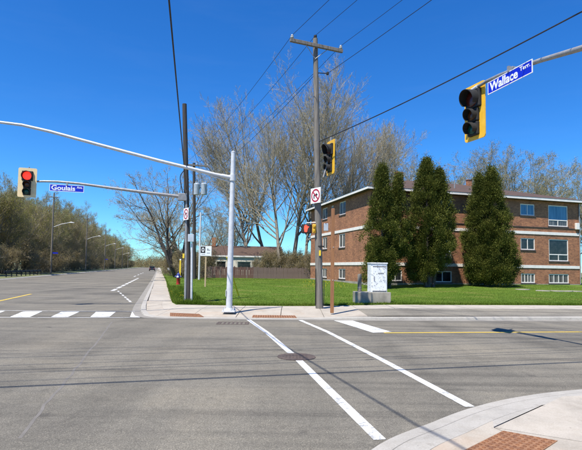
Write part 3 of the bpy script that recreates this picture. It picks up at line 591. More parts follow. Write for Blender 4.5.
# silver signal pole with long arm leaving the frame
SP = G(229, 312, .12); sp = thing('signal_pole', 'silver steel signal pole with long upward curving arm, on the corner', 'pole', SP)
top = VP(233.3, 152.5, SP, (1, 0)); p0, p1 = rel(sp, SP+Vector((0, 0, .04)), top)
part('pole', MB().tube([p0, p0.lerp(p1, .5), p1], [.105, .09, .073], 20), M_GALV, sp, True); part('cap', MB().lathe([(.078, 0), (.078, .02), (.03, .05), (.0, .055)], 16, p1), M_GALV, sp, True)
part('base_plate', MB().box((0, 0, .03), (.42, .42, .04)), M_GALV, sp, bevel=.006); part('base_collar', MB().lathe([(.15, .05), (.15, .07), (.112, .13)], 20), M_GALV, sp, True)
for sx in (-1, 1):
    for sy in (-1, 1): part('anchor_bolt', MB().lathe([(.028, .05), (.028, .085), (.014, .087), (.014, .14)], 6, (sx*.165, sy*.165, 0)), M_GALV, sp)
part('hand_hole_cover', MB().box((-.105, -.03, .62), (.02, .12, .22)), M_GALV, sp, bevel=.004)
aj = VP(232, 178, SP, D2)
AP = [VP(x, y, SP, D2) for x, y in ((230, 177.5), (215, 174.5), (160, 161), (100, 145), (50, 131.5), (22, 125), (0, 122.2))]; ext = (AP[-1]-AP[-2]); AP += [AP[-1]+Vector((ext.x, ext.y, .0))*1.3, AP[-1]+Vector((ext.x, ext.y, -.02))*2.6]
AP = rel(sp, *AP); n = len(AP); part('arm', MB().tube(AP, [.062, .06, .056, .051, .046, .042, .04, .038, .036], 14), M_GALV, sp, True)
q = p0.lerp(p1, (aj.z-.16)/(top.z-.16)); part('arm_bracket', MB().tube([q+Vector((0, 0, -.1)), q+Vector((0, 0, .1))], .11, 16).tube([q, q.lerp(AP[1], .65)], .072, 12), M_GALV, sp, True)
part('strut', MB().tube([q+Vector((0, 0, -.16)), AP[1].lerp(AP[2], .18)+Vector((0, 0, -.05))], .022, 8), M_GALV, sp)

# dark wooden pole at left with a signal arm
LP = G(189, 303, .13); LP.z = .12; lp = thing('utility_pole', 'dark tarred wooden pole carrying a signal arm, beside the pavement at left', 'pole', LP)
tp = VP(184.5, 104, LP, (1, 0)); b_, t_ = rel(lp, LP-Vector((0, 0, .1)), tp)
part('pole', MB().tube([b_, b_.lerp(t_, .5), t_], [.12, .105, .09], 16), M_DARKPOLE, lp, True)
part('conduit', MB().tube([(-.13, -.10, 0), (-.17, -.08, 2.5), (-.21, -.06, 4.3)], .05, 10), M_DULL, lp, True); part('conduit', MB().tube([(.12, -.10, 0), (.07, -.11, 2.4)], .045, 10), M_GALV, lp, True)
part('junction_box', MB().box((.05, -.17, 2.62), (.24, .16, .3)), M_TRANS, lp, bevel=.01); part('yellow_tag', MB().box((-.24, -.16, 1.9), (.07, .012, .18)), M_MARK, lp)
AL = [VP(x, y, LP, D2) for x, y in ((187, 198), (178, 196.3), (150, 193), (110, 187.8), (78, 183.4), (58, 181.6), (44, 181.3), (37, 181.5))]; AL = rel(lp, *AL)
part('arm', MB().tube(AL, [.07, .068, .062, .054, .047, .042, .038, .036], 12), M_DULL, lp, True); part('arm_bracket', MB().box(AL[0].lerp(AL[1], .5), (.34, .2, .3), ANG), M_DULL, lp, bevel=.02)
sgp = VP(28, 183, LP, D2); signal('traffic_light', 'yellow backed traffic light, coloured pale as if sunlit, showing red at the left arm tip', sgp+Vector((0, 0, 0))+D1*(-.10), (.30, -.95), 1.03, M_SIGY_LIT, 0, .60)
gp0, gp1 = VP(49.9, 188.2, LP, D2), VP(84.2, 188.9, LP, D2); gL = (gp1-gp0).xy.length; gc = (gp0+gp1)/2; gc.z -= .0
street_sign('blue Goulais Ave. street name sign hanging under the left arm', gc+D1*(-.06), D2, gL, .26, 'Goulais', 'Ave.', .745, 'street name signs')
c = D(186, 214, LP.y-.26); turn_sign('white no turn sign with red ring on the dark pole at left', c, (-.80, -.6), .48, False)

# central utility pole
UPp = G(319.5, 308.5, .12); up = thing('utility_pole', 'tall grey weathered wooden utility pole with crossarm beside the lawn', 'pole', UPp)
tp = VP(315.3, 38.5, UPp, (1, 0)); b_, t_ = rel(up, UPp-Vector((0, 0, .05)), tp)
part('pole', MB().tube([b_, b_.lerp(t_, .33), b_.lerp(t_, .66), t_], [.142, .125, .108, .088], 16), M_POLE, up, True)
cdv = Vector((.925, .38, 0)); cb = t_+Vector((0, 0, -.35)); cm = Matrix.Rotation(math.atan2(cdv.y, cdv.x), 3, 'Z')
part('crossarm', MB().box(cb+Vector((.06, -.14, 0)), (2.2, .10, .13), 0, cm), M_POLE, up, bevel=.01); cbb = cb+Vector((.06, -.14, 0))
INS = []
for k in (-1.02, 1.02):
    q = cbb+cdv*k; part('insulator', MB().lathe([(.02, .06), (.02, .10), (.06, .10), (.065, .14), (.04, .16), (.055, .18), (.03, .22), (.0, .225)], 12, q), M_PORC, up, True); INS.append(UPp+q+Vector((0, 0, .2)))
q = t_+Vector((0, 0, .0)); part('insulator', MB().lathe([(.02, 0), (.02, .05), (.06, .05), (.06, .12), (.0, .15)], 12, q), M_BLACK, up, True); INS.insert(1, UPp+q+Vector((0, 0, .12)))
for k in (-.45, .45): part('brace', MB().tube([cbb+cdv*k+Vector((0, 0, -.06)), t_+Vector((0, -.11, -.85))], .014, 6), M_DULL, up)
hz = (VP(316.2, 73, UPp, (1, 0))-UPp).z; part('bracket', MB().tube([(-.22-.03, -.02, hz), (.20, .02, hz)], .018, 6).lathe([(.045, -.05), (.05, 0), (.045, .05)], 10, (.2, .02, hz)), M_BLACK, up)
part('ground_guard', MB().box((-.16, -.06, .8), (.02, .09, 1.35)).box((.155, -.05, .55), (.02, .09, .9)), M_BLACK, up); part('yellow_tag', MB().box((-.02, -.155, 2.05), (.07, .012, .2)), M_MARK, up)
part('strap', MB().tube([(-.01, 0, 2.28), (-.01, 0, 2.32)], .152, 16), M_BLACK, up)
part('meter_box', MB().box((.2, -.05, 3.02), (.16, .15, .28)), M_TRANS, up, bevel=.01)
sg = D(330.5, 157.5, UPp.y-.05); signal('traffic_light', 'yellow backed traffic light seen from the side on the wooden utility pole', sg, (-.93, -.36), 1.22, M_SIGY)
bp = sg-UPp; part('signal_bracket', MB().tube([(.08, -.05, bp.z-.75), (.2, -.03, bp.z-.35), (bp.x-.02, bp.y+.12, bp.z+.4)], .03, 8).tube([(bp.x+.02, bp.y+.1, bp.z+.35), (bp.x+.02, bp.y+.1, bp.z+.82)], .04, 8), M_DULL, up)
c = D(315.6, 195.5, UPp.y-.24); turn_sign('white no turn sign with red ring on the grey utility pole', c, (-.80, -.6), .57, False)
ps = D(306.2, 228.6, UPp.y-.05); t = thing('pedestrian_signal', 'pedestrian signal with glowing red hand on the utility pole', 'pedestrian signal', ps, -.25)
part('housing', MB().box((0, .08, 0), (.36, .22, .34)), M_BLACK, t, bevel=.02); hb = MB(); Y = -.035
def quad(pts): hb.add([(x, Y, z) for x, z in pts]+[(x, Y+.004, z) for x, z in pts], [tuple(range(len(pts)))])
quad([(-.075, -.03), (.06, -.03), (.075, .03), (.06, .06), (-.07, .06)]); quad([(-.05, -.13), (.035, -.13), (.058, -.033), (-.07, -.033)])
for k, hh in enumerate((.10, .125, .12, .095)): quad([(-.068+k*.034, .063), (-.040+k*.034, .063), (-.042+k*.034, hh+.01), (-.066+k*.034, hh+.01)])
quad([(.078, .02), (.115, .06), (.10, .08), (.066, .056)])
part('hand', hb, M_HAND, t); part('face', MB().box((0, -.031, 0), (.3, .004, .28)), M_BLACK, t)
part('mount', MB().tube([(.0, .08, .17), (.0, .08, .22), (.42, .08, .23)], .025, 8), M_DULL, t); part('amber_housing', MB().box((.30, .1, .0), (.13, .18, .32)).tube([(.30, .0, .1), (.30, -.1, .08)], .055, 12).tube([(.30, .0, -.06), (.30, -.1, -.08)], .055, 12), M_SIGY, t, bevel=.01)

# right signal arm: pole stands out of frame at right
s_end, s_mid, s_x = ST(0, 0), None, None
def arm_pt(x, y, Y): return D(x, y, Y)
RA = [arm_pt(478, 86.5, 10.28), arm_pt(487, 81, 10.0), arm_pt(500, 75, 9.62), arm_pt(513, 70, 9.27), arm_pt(540, 60.5, 8.6), arm_pt(582, 48, 7.75)]
back = -D1; rp = RA[-1]+back*4.6; RP = Vector((rp.x, rp.y, .05)); rpo = thing('signal_pole', 'grey signal arm reaching in from the right edge of the picture', 'pole', RP)
RA2 = RA+[RA[-1]+back*2+Vector((0, 0, -.16)), Vector((rp.x, rp.y, RA[-1].z-.5))]
part('arm', MB().tube(rel(rpo, *RA2), [.034, .035, .037, .04, .045, .052, .06, .07], 14), M_DULL, rpo, True); part('pole', MB().tube([(0, 0, -.05), (0, 0, 5.6)], [.12, .09], 16), M_DULL, rpo, True)
part('clamp', MB().box(RA[3]-RP, (.10, .12, .12), math.atan2(D1.y, D1.x)), M_DULL, rpo, bevel=.01); part('arm_tip', MB().tube(rel(rpo, RA[0]+D1*.22+Vector((0, 0, -.02)), RA[0]), .05, 12), M_GALV, rpo, True)
signal('traffic_light', 'large yellow backed traffic light hanging below the right arm', D(474.5, 112, 10.45), (-.93, -.36), 1.22, M_SIGY)
wc0, wc1 = D(491.5, 88.9, 9.92), D(536.4, 66.6, 8.74); wl = (wc1-wc0).xy.length; wz = (wc0.z+wc1.z)/2; wcc = (wc0+wc1)/2; wcc.z = wz
street_sign('blue Wallace Terr. street name sign under the right arm', wcc-D2*.09, (wc1-wc0), wl, .27, 'Wallace', 'Terr.', .70, 'street name signs')

# ------------------------------------------------------------------ transformer pole and smaller things by the lawn
def thin(name, pts, r, label, cat, group=None, n=6):
    c = Vector(pts[0]); o = part(name, MB().tube([Vector(p)-c for p in pts], r, n), M_WIRE, None, True); o.location = c; return tag(o, label, cat, group)
TPp = Vector((-8.6, 41.8, 0)); TPp.z = lz(TPp); tpo = thing('utility_pole', 'wooden utility pole with two grey transformers behind the dark pole', 'pole', TPp)
tt_ = D(194, 163, 41.8)-TPp; part('pole', MB().tube([(0, 0, -.1), tt_], [.17, .12], 14), M_DARKPOLE, tpo, True)
cb2 = tt_+Vector((0, -.12, -.25)); part('crossarm', MB().box(cb2+Vector((.25, 0, 0)), (2.1, .1, .14), .25), M_POLE, tpo, bevel=.01)
TI = []
for k in (-.7, .3, 1.2):
    q = cb2+Vector((k, k*.25, .07)); part('insulator', MB().lathe([(.02, 0), (.06, .05), (.05, .12), (.0, .16)], 8, q), M_PORC, tpo, True); TI.append(TPp+q+Vector((0, 0, .12)))
tz = (D(197, 190, 41.8)-TPp).z
for k, dx in enumerate((-.05, .62)):
    tr_ = part('transformer', MB().lathe([(.0, -.5), (.26, -.5), (.27, -.46), (.27, .40), (.28, .44), (.24, .5), (.0, .52)], 16, (dx+.12, -.42-.1*k, tz)), M_TRANS, tpo, True)
    for e in (-.09, .1): part('bushing', MB().lathe([(.03, .5), (.05, .55), (.03, .6), (.045, .65), (.02, .7)], 8, (dx+.12+e, -.42-.1*k, tz)), M_PORC, tr_, True)
part('transformer_bracket', MB().tube([(-.1, -.15, tz+.2), (.8, -.2, tz+.2)], .04, 6), M_DULL, tpo)
q = G(198.8, 281, .3); q = Vector((-7.9, 40.4, 0)); q = D(199, 280, 40.2); q.z = lz(q); o = thing('steel_post', 'thin silver steel post standing right of the transformer pole', 'post', q); hq = (D(198.2, 213, 40.2)-q).z
part('post', MB().tube([(0, 0, -.05), (0, 0, hq)], [.09, .075], 12), M_GALV, o, True); part('cap', MB().lathe([(.08, hq), (.08, hq+.03), (.0, hq+.06)], 12), M_GALV, o, True)
# white notice on light wooden stake
q = G(205, 288, .22); q.z = lz(q); o = thing('notice_sign', 'white notice board with black square on a light wooden stake', 'sign', q, .05); hs_ = (D(205, 251, q.y)-q).z
part('stake', MB().box((0, .03, (hs_)/2+.05), (.10, .05, hs_+.1)), M_LIGHTWOOD, o, bevel=.005); bd = part('board', MB().box((0, -.01, hs_), (.72, .02, .64)), M_SWHITE, o, bevel=.004)
part('black_panel', MB().box((-.19, -.0225, hs_+.08), (.30, .003, .42)), M_BLACK, bd); 
mb = MB(); n = 16
for k in range(n):
    a, b = 2*math.pi*k/n, 2*math.pi*(k+1)/n; f2 = lambda r, t: (-.19+r*.75*math.cos(t), -.0255, hs_+.08+r*1.3*math.sin(t)); mb.poly([f2(.06, a), f2(.11, a), f2(.11, b), f2(.06, b)])
part('white_symbol', mb, M_SWHITE, bd)
mb = MB().box((.17, -.0225, hs_+.06), (.2, .003, .05)).box((.12, -.0225, hs_+.13), (.09, .003, .07)).box((.17, -.0225, hs_-.13), (.2, .003, .04)).box((-.17, -.0225, hs_-.22), (.24, .003, .03)); part('grey_print', mb, M_DULL, bd)
# hydrant
q = G(178, 287.2, .15); q.z = lz(q); hy_ = thing('fire_hydrant', 'red fire hydrant with dark blue top by the pavement edge', 'hydrant', q)
part('barrel', MB().lathe([(.15, -.05), (.15, .04), (.115, .05), (.115, .40), (.13, .42), (.13, .45)], 16), M_HYDR, hy_, True); part('bonnet', MB().lathe([(.135, .452), (.135, .62), (.12, .70), (.07, .78), (.03, .80), (.03, .86), (0, .87)], 16), M_HYDB, hy_, True)
for a in (0, 90, 180):
    rm = Matrix.Rotation(math.radians(90), 3, 'X'); rm = Matrix.Rotation(math.radians(a-90), 3, 'Z') @ rm; part('nozzle_cap', MB().lathe([(.06, .10), (.06, .17), (.075, .17), (.075, .21), (.02, .22), (.02, .25)], 10, (0, 0, .54), rm), M_HYDB if a != 90 else M_SWHITE, hy_, True)
q2 = q+Vector((.02, .25, 0)); o = thing('hydrant_marker', 'flat yellow marker stake standing behind the red hydrant', 'marker', q2); hm = (D(179.5, 260, q2.y)-q2).z
part('stake', MB().box((.03, 0, hm/2), (.10, .02, hm)), M_MARK, o, bevel=.004); part('white_tip', MB().box((.03, 0, hm+.03), (.105, .024, .08)), M_SWHITE, o)
# guy wire with yellow guard
ga = G(239, 296.5, .2); ga.z = lz(ga); gtop = LP+Vector((-.02, .12, 6.3)); o = thing('guy_wire', 'guy wire with yellow plastic guard anchored behind the silver pole', 'guy wire', ga); 
part('wire', MB().tube([(0, 0, -.05), gtop-ga], .006, 6), M_WIRE, o); part('guard', MB().tube([(gtop-ga)*.01, (gtop-ga)*.30], .035, 8), M_MARK, o, True); part('anchor_eye', MB().tube([(0, 0, -.1), (gtop-ga)*.012], .02, 6), M_DULL, o)
# brown post
q = G(332, 313, .12); hq = (VP(333, 208.5, q, (1, 0))-q); o = thing('wooden_post', 'bare brown square post standing on the pavement by the utility pole', 'post', q, .15)
pm_ = MB().box((hq.x/2, 0, hq.z/2), (.105, .105, hq.z)); part('post', pm_, M_POST, o, bevel=.008); part('bolt', MB().tube([(.0, -.05, 1.1), (0, -.065, 1.1)], .014, 8), M_GALV, o); part('bolt', MB().tube([(.01, -.05, 2.2), (.01, -.065, 2.2)], .014, 8), M_GALV, o)
# cabinet
q = G(373.7, 303.4, .15); q.z = lz(q)-.03; bb = thing('concrete_plinth', 'low grey concrete block under the white cabinet at the lawn edge', 'plinth', q, .06); bh = (D(373, 292.3, q.y)-q).z
part('block', MB().box((0, .4, bh/2-.05), (1.5, .8, bh+.1)), M_BASE, bb, bevel=.02)
q3 = q+Vector((.245, .12, bh)); cbx = thing('utility_cabinet', 'white utility cabinet with grey speckled print on the concrete block', 'cabinet', q3, .1); ch = (D(380, 263.6, q3.y)-q3).z
part('body', MB().box((0, .28, ch/2), (.72, .56, ch)), M_ART, cbx, bevel=.012); part('lid', MB().box((0, .27, ch+.015), (.76, .62, .05)), M_ART, cbx, bevel=.012)
dr_ = part('door', MB().box((.02, -.008, ch/2-.02), (.62, .02, ch-.14)), M_ART, cbx, bevel=.004); part('handle', MB().box((-.22, -.03, ch*.48), (.03, .025, .2)), M_DULL, dr_, bevel=.005)
part('vent', MB().box((.08, -.021, ch*.66), (.26, .006, .05)), M_DULL, dr_); part('seam', MB().box((.02, -.021, ch-.13), (.6, .006, .03)).box((.02, -.021, .05), (.6, .006, .03)), M_SILL, dr_)
q4 = q+Vector((-.46, .98, 0)); q4.z = lz(q4); o = thing('timber_bollard', 'short grey timber bollard behind the concrete block', 'bollard', q4); hh = (D(363, 274, q4.y)-q4).z
part('timber', MB().lathe([(.09, -.1), (.09, hh-.03), (.07, hh), (0, hh+.005)], 10), M_POLE, o, True); part('collar', MB().lathe([(.093, .6), (.093, .65)], 10), M_DULL, o)

# ------------------------------------------------------------------ wires
wdir = Vector((.42, -.907, 0)); FAR = UPp+wdir*38
def simple_pole(p, h, label, arms=True):
    o = thing('utility_pole', label, 'pole', p); part('pole', MB().tube([(0, 0, -.1), (0, 0, h)], [.16, .11], 12), M_POLE, o, True)
    if arms: part('crossarm', MB().box((0, -.12, h-.35), (2.2, .1, .13), .4), M_POLE, o)
    return o
simple_pole(Vector((FAR.x, FAR.y, 0)), 10.8, 'wooden pole holding the far ends of the overhead wires, behind the viewer')
NM = ('left', 'middle', 'right')
for i in range(3):
    off = cdv*((i-1)*1.02); e = Vector((FAR.x, FAR.y, 10.7))+off
    thin('overhead_wire', arc_pts(INS[i], e, .5), .0085, f'thin overhead wire running up from the {NM[i]} crossarm insulator', 'wire', 'overhead wires'); thin('overhead_wire', arc_pts(INS[i], TI[i], .45), .0085, f'thin overhead wire from the {NM[i]} insulator back to the transformer pole', 'wire', 'overhead wires')
sa = UPp+Vector((.2, .02, hz)); thin('overhead_wire', arc_pts(sa, Vector((FAR.x, FAR.y, 9.6)), .5), .010, 'overhead wire leaving the black bracket below the crossarm', 'wire', 'overhead wires')
thin('overhead_wire', arc_pts(UPp+Vector((-.22, -.02, hz)), TPp+Vector((0, -.1, tz+.8)), .5), .010, 'overhead wire from the bracket back to the transformers', 'wire', 'overhead wires')
ca = VP(318, 142, UPp, (1, 0)); cbp = D(582, 11.5, 9.3); dv = (cbp-ca)
thin('thick_cable', [ca+dv*t+Vector((0, 0, -.10*math.sin(min(t, 1)*math.pi))) for t in np.linspace(0, 1, 12)]+[cbp+dv*1.0+Vector((0, 0, .2)), Vector((FAR.x, FAR.y, 7.3))], .017, 'thick black cable running from the utility pole to the top right', 'cable')
c0 = VP(187, 190, LP, (1, 0))+Vector((0, -.15, 0)); c1 = D(179, 120, 12.4); c2 = D(169, 0, 7.5); c3 = Vector((3.9, -14, 7.4))
BP = Vector((3.9, -14, 0)); simple_pole(BP, 9, 'wooden pole behind the viewer at the end of the left cable', False)
thin('thick_cable', [c0.lerp(c2, k/10) for k in range(10)]+[c2+(c3-c2)*(k/12)+Vector((0, 0, -.12*math.sin(math.pi*k/12))) for k in range(13)], .017, 'thick black cable rising from the dark pole to the top edge', 'cable')
thin('thick_cable', bez([VP(183.5, 196, LP, (1, 0)), VP(182.5, 180, LP, (1, 0))+Vector((0, -.4, 0)), c0.lerp(c2, .22)], 8), .018, 'short black cable loop hanging beside the dark pole and arm', 'cable')
# street-crossing wires above the viewer (their shadows lie across the road)
q0, q1 = Vector((-28, -2.6, 0)), Vector((22.5, 10.4, 0)); simple_pole(q0, 9.6, 'wooden pole out of view at left carrying the street wires'); simple_pole(q1, 9.6, 'wooden pole out of view at right carrying the street wires')
for i, (h, dy, r, sg_) in enumerate(((7.4, 0, .030, .35), (8.6, .5, .012, .5), (9.1, .9, .012, .5), (9.35, 1.5, .013, .55), (8.1, .1, .010, .4), (8.9, 2.0, .009, .5), (8.4, 2.5, .009, .45), (7.9, .9, .012, .4))):
    a, b = q0+Vector((0, dy, h)), q1+Vector((0, dy*1.1, h)); thin('street_wire', arc_pts(a, b, sg_, 20), r, ('thickest', 'lower', 'upper', 'topmost', 'second lowest', 'slim upper', 'slim outer', 'thin inner')[i]+' street wire overhead whose shadow crosses the road', 'wire', 'street wires')

# ------------------------------------------------------------------ fence and house behind
fa, fb = D(186, 279, 46.5), D(318, 279, 49.5); fl = (fb-fa).xy.length; fdv = Vector((fb.x-fa.x, fb.y-fa.y, 0)).normalized(); fz = .40
fc = thing('board_fence', 'weathered brown wooden board fence along the back of the lawn', 'fence', (fa.x, fa.y, 0), math.atan2(fdv.y, fdv.x))
nb = int(fl/.15); meshes = []
for k in range(6): meshes.append((MB().box((0, 0, .58), (.138, .025, 1.16+.03*k)).mesh('board'), k))
for i in range(nb):
    me, k = meshes[rng.integers(6)]
    p = fa+fdv*(i*.15+.08); o = bpy.data.objects.new('board', me); COL.objects.link(o); o.parent = fc; o.location = (i*.15+.08, rng.uniform(-.008, .008), lz(p)-.06+rng.uniform(-.02, .02)); o.rotation_euler = (0, rng.uniform(-.015, .015), 0)
    if not me.materials: me.materials.append(M_FENCE)
    if not o.material_slots[0].link == 'OBJECT': o.material_slots[0].link = 'OBJECT'
    o.material_slots[0].material = M_FENCE2 if i < nb*.5 and rng.random() < .7 else M_FENCE
for i in range(0, nb, 16): part('fence_post', MB().box((i*.15, .08, lz(fa)+.6), (.1, .1, 1.25)), M_FENCE, fc)
for zz in (.25, .95): part('rail', MB().box((fl/2, .04, lz(fa)+zz), (fl, .04, .09)), M_FENCE, fc)
hc = D(203, 280, 58); hc.z = 0; hw = 9.5; ho = thing('bungalow', 'cream bungalow with brown roof half hidden behind the fence', 'house', hc, .06)
zt_ = 3.05; hd = 9; wins = [(1.6, 2.8, 1.3, 2.3), (4.2, 5.9, 1.2, 2.3), (7.3, 8.5, 1.3, 2.3)]
mb = MB(); wall_holes(mb, hw, 0, zt_, wins, tf); mb.poly([(0, 0, 0), (0, hd, 0), (0, hd, zt_), (0, 0, zt_)]).poly([(hw, 0, 0), (hw, hd, 0), (hw, hd, zt_), (hw, 0, zt_)]).poly([(0, 0, zt_), (0, hd, zt_), (0, hd/2, 4.3)]).poly([(hw, 0, zt_), (hw, hd, zt_), (hw, hd/2, 4.3)]); part('wall', mb, M_STUCCO, ho)
r2 = part('roof', MB().poly([(-.4, -.12, 2.98), (hw+.4, -.12, 2.98), (hw+.4, hd/2, 4.45), (-.4, hd/2, 4.45)]).poly([(-.4, hd+.5, 2.95), (-.4, hd/2, 4.45), (hw+.4, hd/2, 4.45), (hw+.4, hd+.5, 2.95)]), M_SHING, ho); part('fascia', MB().box((hw/2, -.14, 2.95), (hw+.8, .04, .18)), M_TRIM, ho)
part('chimney', MB().box((.8, hd/2-.4, 4.9), (.5, .5, 1.2)), M_BRICK, r2)
for a, b, c, d in wins:
    f = part('window', MB().box(((a+b)/2, .07, c+.03), (b-a, .06, .06)).box(((a+b)/2, .07, d-.03), (b-a, .06, .06)).box((a+.03, .07, (c+d)/2), (.06, .06, d-c-.12)).box((b-.03, .07, (c+d)/2), (.06, .06, d-c-.12)), M_TRIM, ho); part('pane', MB().box(((a+b)/2, .1, (c+d)/2), (b-a-.12, .01, d-c-.12)), M_GL_DARK, f)

# ------------------------------------------------------------------ left side poles with lamps, guard rail, far things
def lamp_pole(s_, l, h, label, lamp_h=None, lamp=True, blue=False):
    p = ST(s_, l); p.z = .15; o = thing('utility_pole', label, 'pole', p, ANG, 'poles along the left of the avenue')
    part('pole', MB().tube([(0, 0, -.2), (0, 0, h)], [.15, .10], 10), M_POLE, o, True)
    part('crossarm', MB().box((0, -.1, h-.7), (1.2, .09, .12)), M_POLE, o); 
    for k in (-.5, .5): part('insulator', MB().lathe([(.02, 0), (.06, .05), (.0, .14)], 6, (k, -.1, h-.64)), M_PORC, o)
    if lamp:
        z = lamp_h or h*.57; part('lamp_arm', MB().tube([(0, 0, z), (1.2, 0, z+.55), (2.4, 0, z+.85)], .04, 8), M_GALV, o, True); part('lamp_head', MB().tube([(2.35, 0, z+.84), (2.6, 0, z+.87), (3.05, 0, z+.82)], [.05, .11, .05], 10), M_GALV, o, True)
    if blue: part('blue_sign', MB().box((.55, -.05, 3.2), (.75, .02, .2)), M_BLUE, o)
    return o
ps_ = [(44.5, LE-2.2, 10.2, False), (79.5, LE-1.6, 12.6, True), (114, LE-1.5, 12.6, False), (152, LE-1.5, 12.6, True), (186, LE-1.5, 12.6, False), (222, LE-1.5, 10, False), (262, LE-1.5, 10, False)]
lbl = ['pole out of frame at left whose lamp arm reaches into the picture', 'nearest tall pole with lamp arm in front of the left woods', 'second pole with lamp arm along the left woods', 'third pole with lamp arm along the left woods', 'fourth pole with lamp arm along the left woods', 'fifth small lamp pole far along the left woods', 'farthest small lamp pole along the left woods']
prev = None
for (s_, l, h, bl), lb in zip(ps_, lbl):
    o = lamp_pole(s_, l, h, lb, None if h > 11 else 6.2, True, bl)
    cur = o.location+Vector((0, 0, h-.5))
    if prev is not None and s_ > 90: thin('roadside_wire', arc_pts(prev, cur, .7), .014, 'thin wire slung to the '+lb.split(' pole')[0].replace('nearest tall', 'nearest')+' pole by the left woods', 'wire', 'roadside wires')
    prev = cur
gr = thing('guard_rail', 'low dark guard rail beside the road at the left edge', 'guard rail', ST(58, LE-1.2), math.atan2(D1.y, D1.x)); gr.location.z = .15
part('beam', MB().box((5.5, 0, .55), (16, .06, .26)), M_BLACK, gr, bevel=.02)
for k in range(9): part('post', MB().box((-2+k*1.9, -.08, .2), (.1, .1, .75)), M_BLACK, gr)
car = thing('parked_car', 'small dark car far away down the avenue', 'car', ST(150, -2.0), math.atan2(D1.y, D1.x))
part('body', MB().box((0, 0, .62), (4.4, 1.75, .62)), M_CAR, car, bevel=.15); part('cabin', MB().box((-.2, 0, 1.18), (2.3, 1.5, .55)), M_GL_DARK, car, bevel=.2)
for sx in (-1.35, 1.35):
    for sy in (-.78, .78): part('wheel', MB().tube([(sx, sy-.1, .33), (sx, sy+.1, .33)], .33, 14), M_RUBBER, car)
for sy in (-.6, .6): part('tail_light', MB().box((-2.2, sy, .75), (.06, .3, .15)), M_HYDR, car)
q = G(168.3, 279, .14); q.z = .13; o = thing('mailbox', 'small white topped box on a post beside the far pavement', 'box', D1*58+D2*1.3); o.location.z = .2
part('post', MB().box((0, 0, .45), (.12, .12, .95)), M_DARKPOLE, o); part('box', MB().box((0, 0, 1.05), (.55, .4, .35)), M_SWHITE, o, bevel=.04)
# ------------------------------------------------------------------ trees
def tubes_np(seg, n):
    seg = np.asarray(seg, float); a, b, ra, rb = seg[:, 0:3], seg[:, 3:6], seg[:, 6], seg[:, 7]; t = b-a; t /= np.maximum(np.linalg.norm(t, axis=1), 1e-6)[:, None]
    ref = np.where(np.abs(t[:, 2:3]) > .9, np.array([[1., 0, 0]]), np.array([[0, 0, 1.]])); u = np.cross(t, ref); u /= np.linalg.norm(u, axis=1)[:, None]; w_ = np.cross(t, u)
    N = len(seg); V = np.zeros((N, 2, n, 3))
    for j in range(n):
        c, s_ = math.cos(2*math.pi*j/n), math.sin(2*math.pi*j/n); d = u*c+w_*s_; V[:, 0, j] = a+d*ra[:, None]; V[:, 1, j] = b+d*rb[:, None]
    base = (np.arange(N)*2*n)[:, None]; fs = []
    for j in range(n): k = (j+1) % n; fs.append(np.concatenate([base+j, base+k, base+n+k, base+n+j], 1))
    return V.reshape(-1, 3), np.concatenate(fs)
def grow(seed, H, r0, lean=(0, 0), levels=4, kids=(9, 7, 6, 5), ang=(38, 40, 42, 45), ratio=(.55, .5, .5, .5), start=.28, tropism=.10, wob=.06, stems=1, spread=12):
    R = random.Random(seed); segs = []; tips = []
    def rv(): return Vector((R.gauss(0, 1), R.gauss(0, 1), R.gauss(0, 1)))
    def br(p, d, L, r, lev):
        ns = (11, 7, 5, 3, 2)[lev]; st = L/ns; pts = [p]; dirs = [d]; rad = [r]; rend = r*(.25 if lev == 0 else .35)
        for i in range(ns):
            d = (d+rv()*wob*(1+lev*.6)+Vector((0, 0, tropism*(.4 if lev == 0 else 1)))).normalized(); q = p+d*st; r2 = r+(rend-r)*(i+1)/ns
            segs.append((*p, *q, rad[-1], r2, lev)); p = q; pts.append(p); dirs.append(d); rad.append(r2)
        if lev >= levels: tips.append(p); return
        nk = kids[lev]; nk = max(2, int(nk*R.uniform(.8, 1.2)))
        for k in range(nk):
            s0 = start if lev == 0 else .15; f = s0+(1-s0)*(k+R.random())/nk; f = min(f, .99); i = int(f*ns); g = f*ns-i; q = pts[i].lerp(pts[i+1], g); dd = dirs[i+1]
            ax = dd.cross(rv()).normalized(); a = math.radians(ang[lev]*R.uniform(.7, 1.25)); nd = (Matrix.Rotation(a, 3, ax) @ dd).normalized()
            Ls = L*ratio[lev]*(1.15-.65*f if lev == 0 else 1.1-.5*f)*R.uniform(.75, 1.25); rr = (rad[i]+(rad[i+1]-rad[i])*g)*(.55 if lev == 0 else .6)
            br(q, nd, Ls, max(rr, .0045), lev+1)
        br(p, (d+rv()*.1).normalized(), L*.28, max(rad[-1], .005), min(lev+1, levels))
    for k in range(stems):
        a = R.random()*6.28+k*6.28/stems; sp_ = math.radians(spread*R.uniform(.5, 1.2)) if stems > 1 else 0
        d = Vector((lean[0]+math.sin(sp_)*math.cos(a), lean[1]+math.sin(sp_)*math.sin(a), 1)).normalized(); br(Vector((math.cos(a)*.15*(stems > 1), math.sin(a)*.15*(stems > 1), -.1)), d, H*R.uniform(.78, 1)*.9, r0*R.uniform(.8, 1), 0)
    return np.array(segs), np.array([tuple(t) for t in tips])
def leaves_np(tips, per, spread, size, seed=0, zmul=1):
    r = np.random.default_rng(seed); n = len(tips)*per; c = np.repeat(tips, per, 0)+r.normal(0, spread, (n, 3)); s_ = size*(.6+.8*r.random(n))[:, None]
    a = r.normal(0, 1, (n, 3)); a /= np.linalg.norm(a, axis=1)[:, None]; b = np.cross(a, r.normal(0, 1, (n, 3))); b /= np.linalg.norm(b, axis=1)[:, None]
    return np.stack([c-a*s_*.5-b*s_*.3, c+a*s_*.5-b*s_*.3, c+b*s_*.6], 1).reshape(-1, 3)
TREES = {}
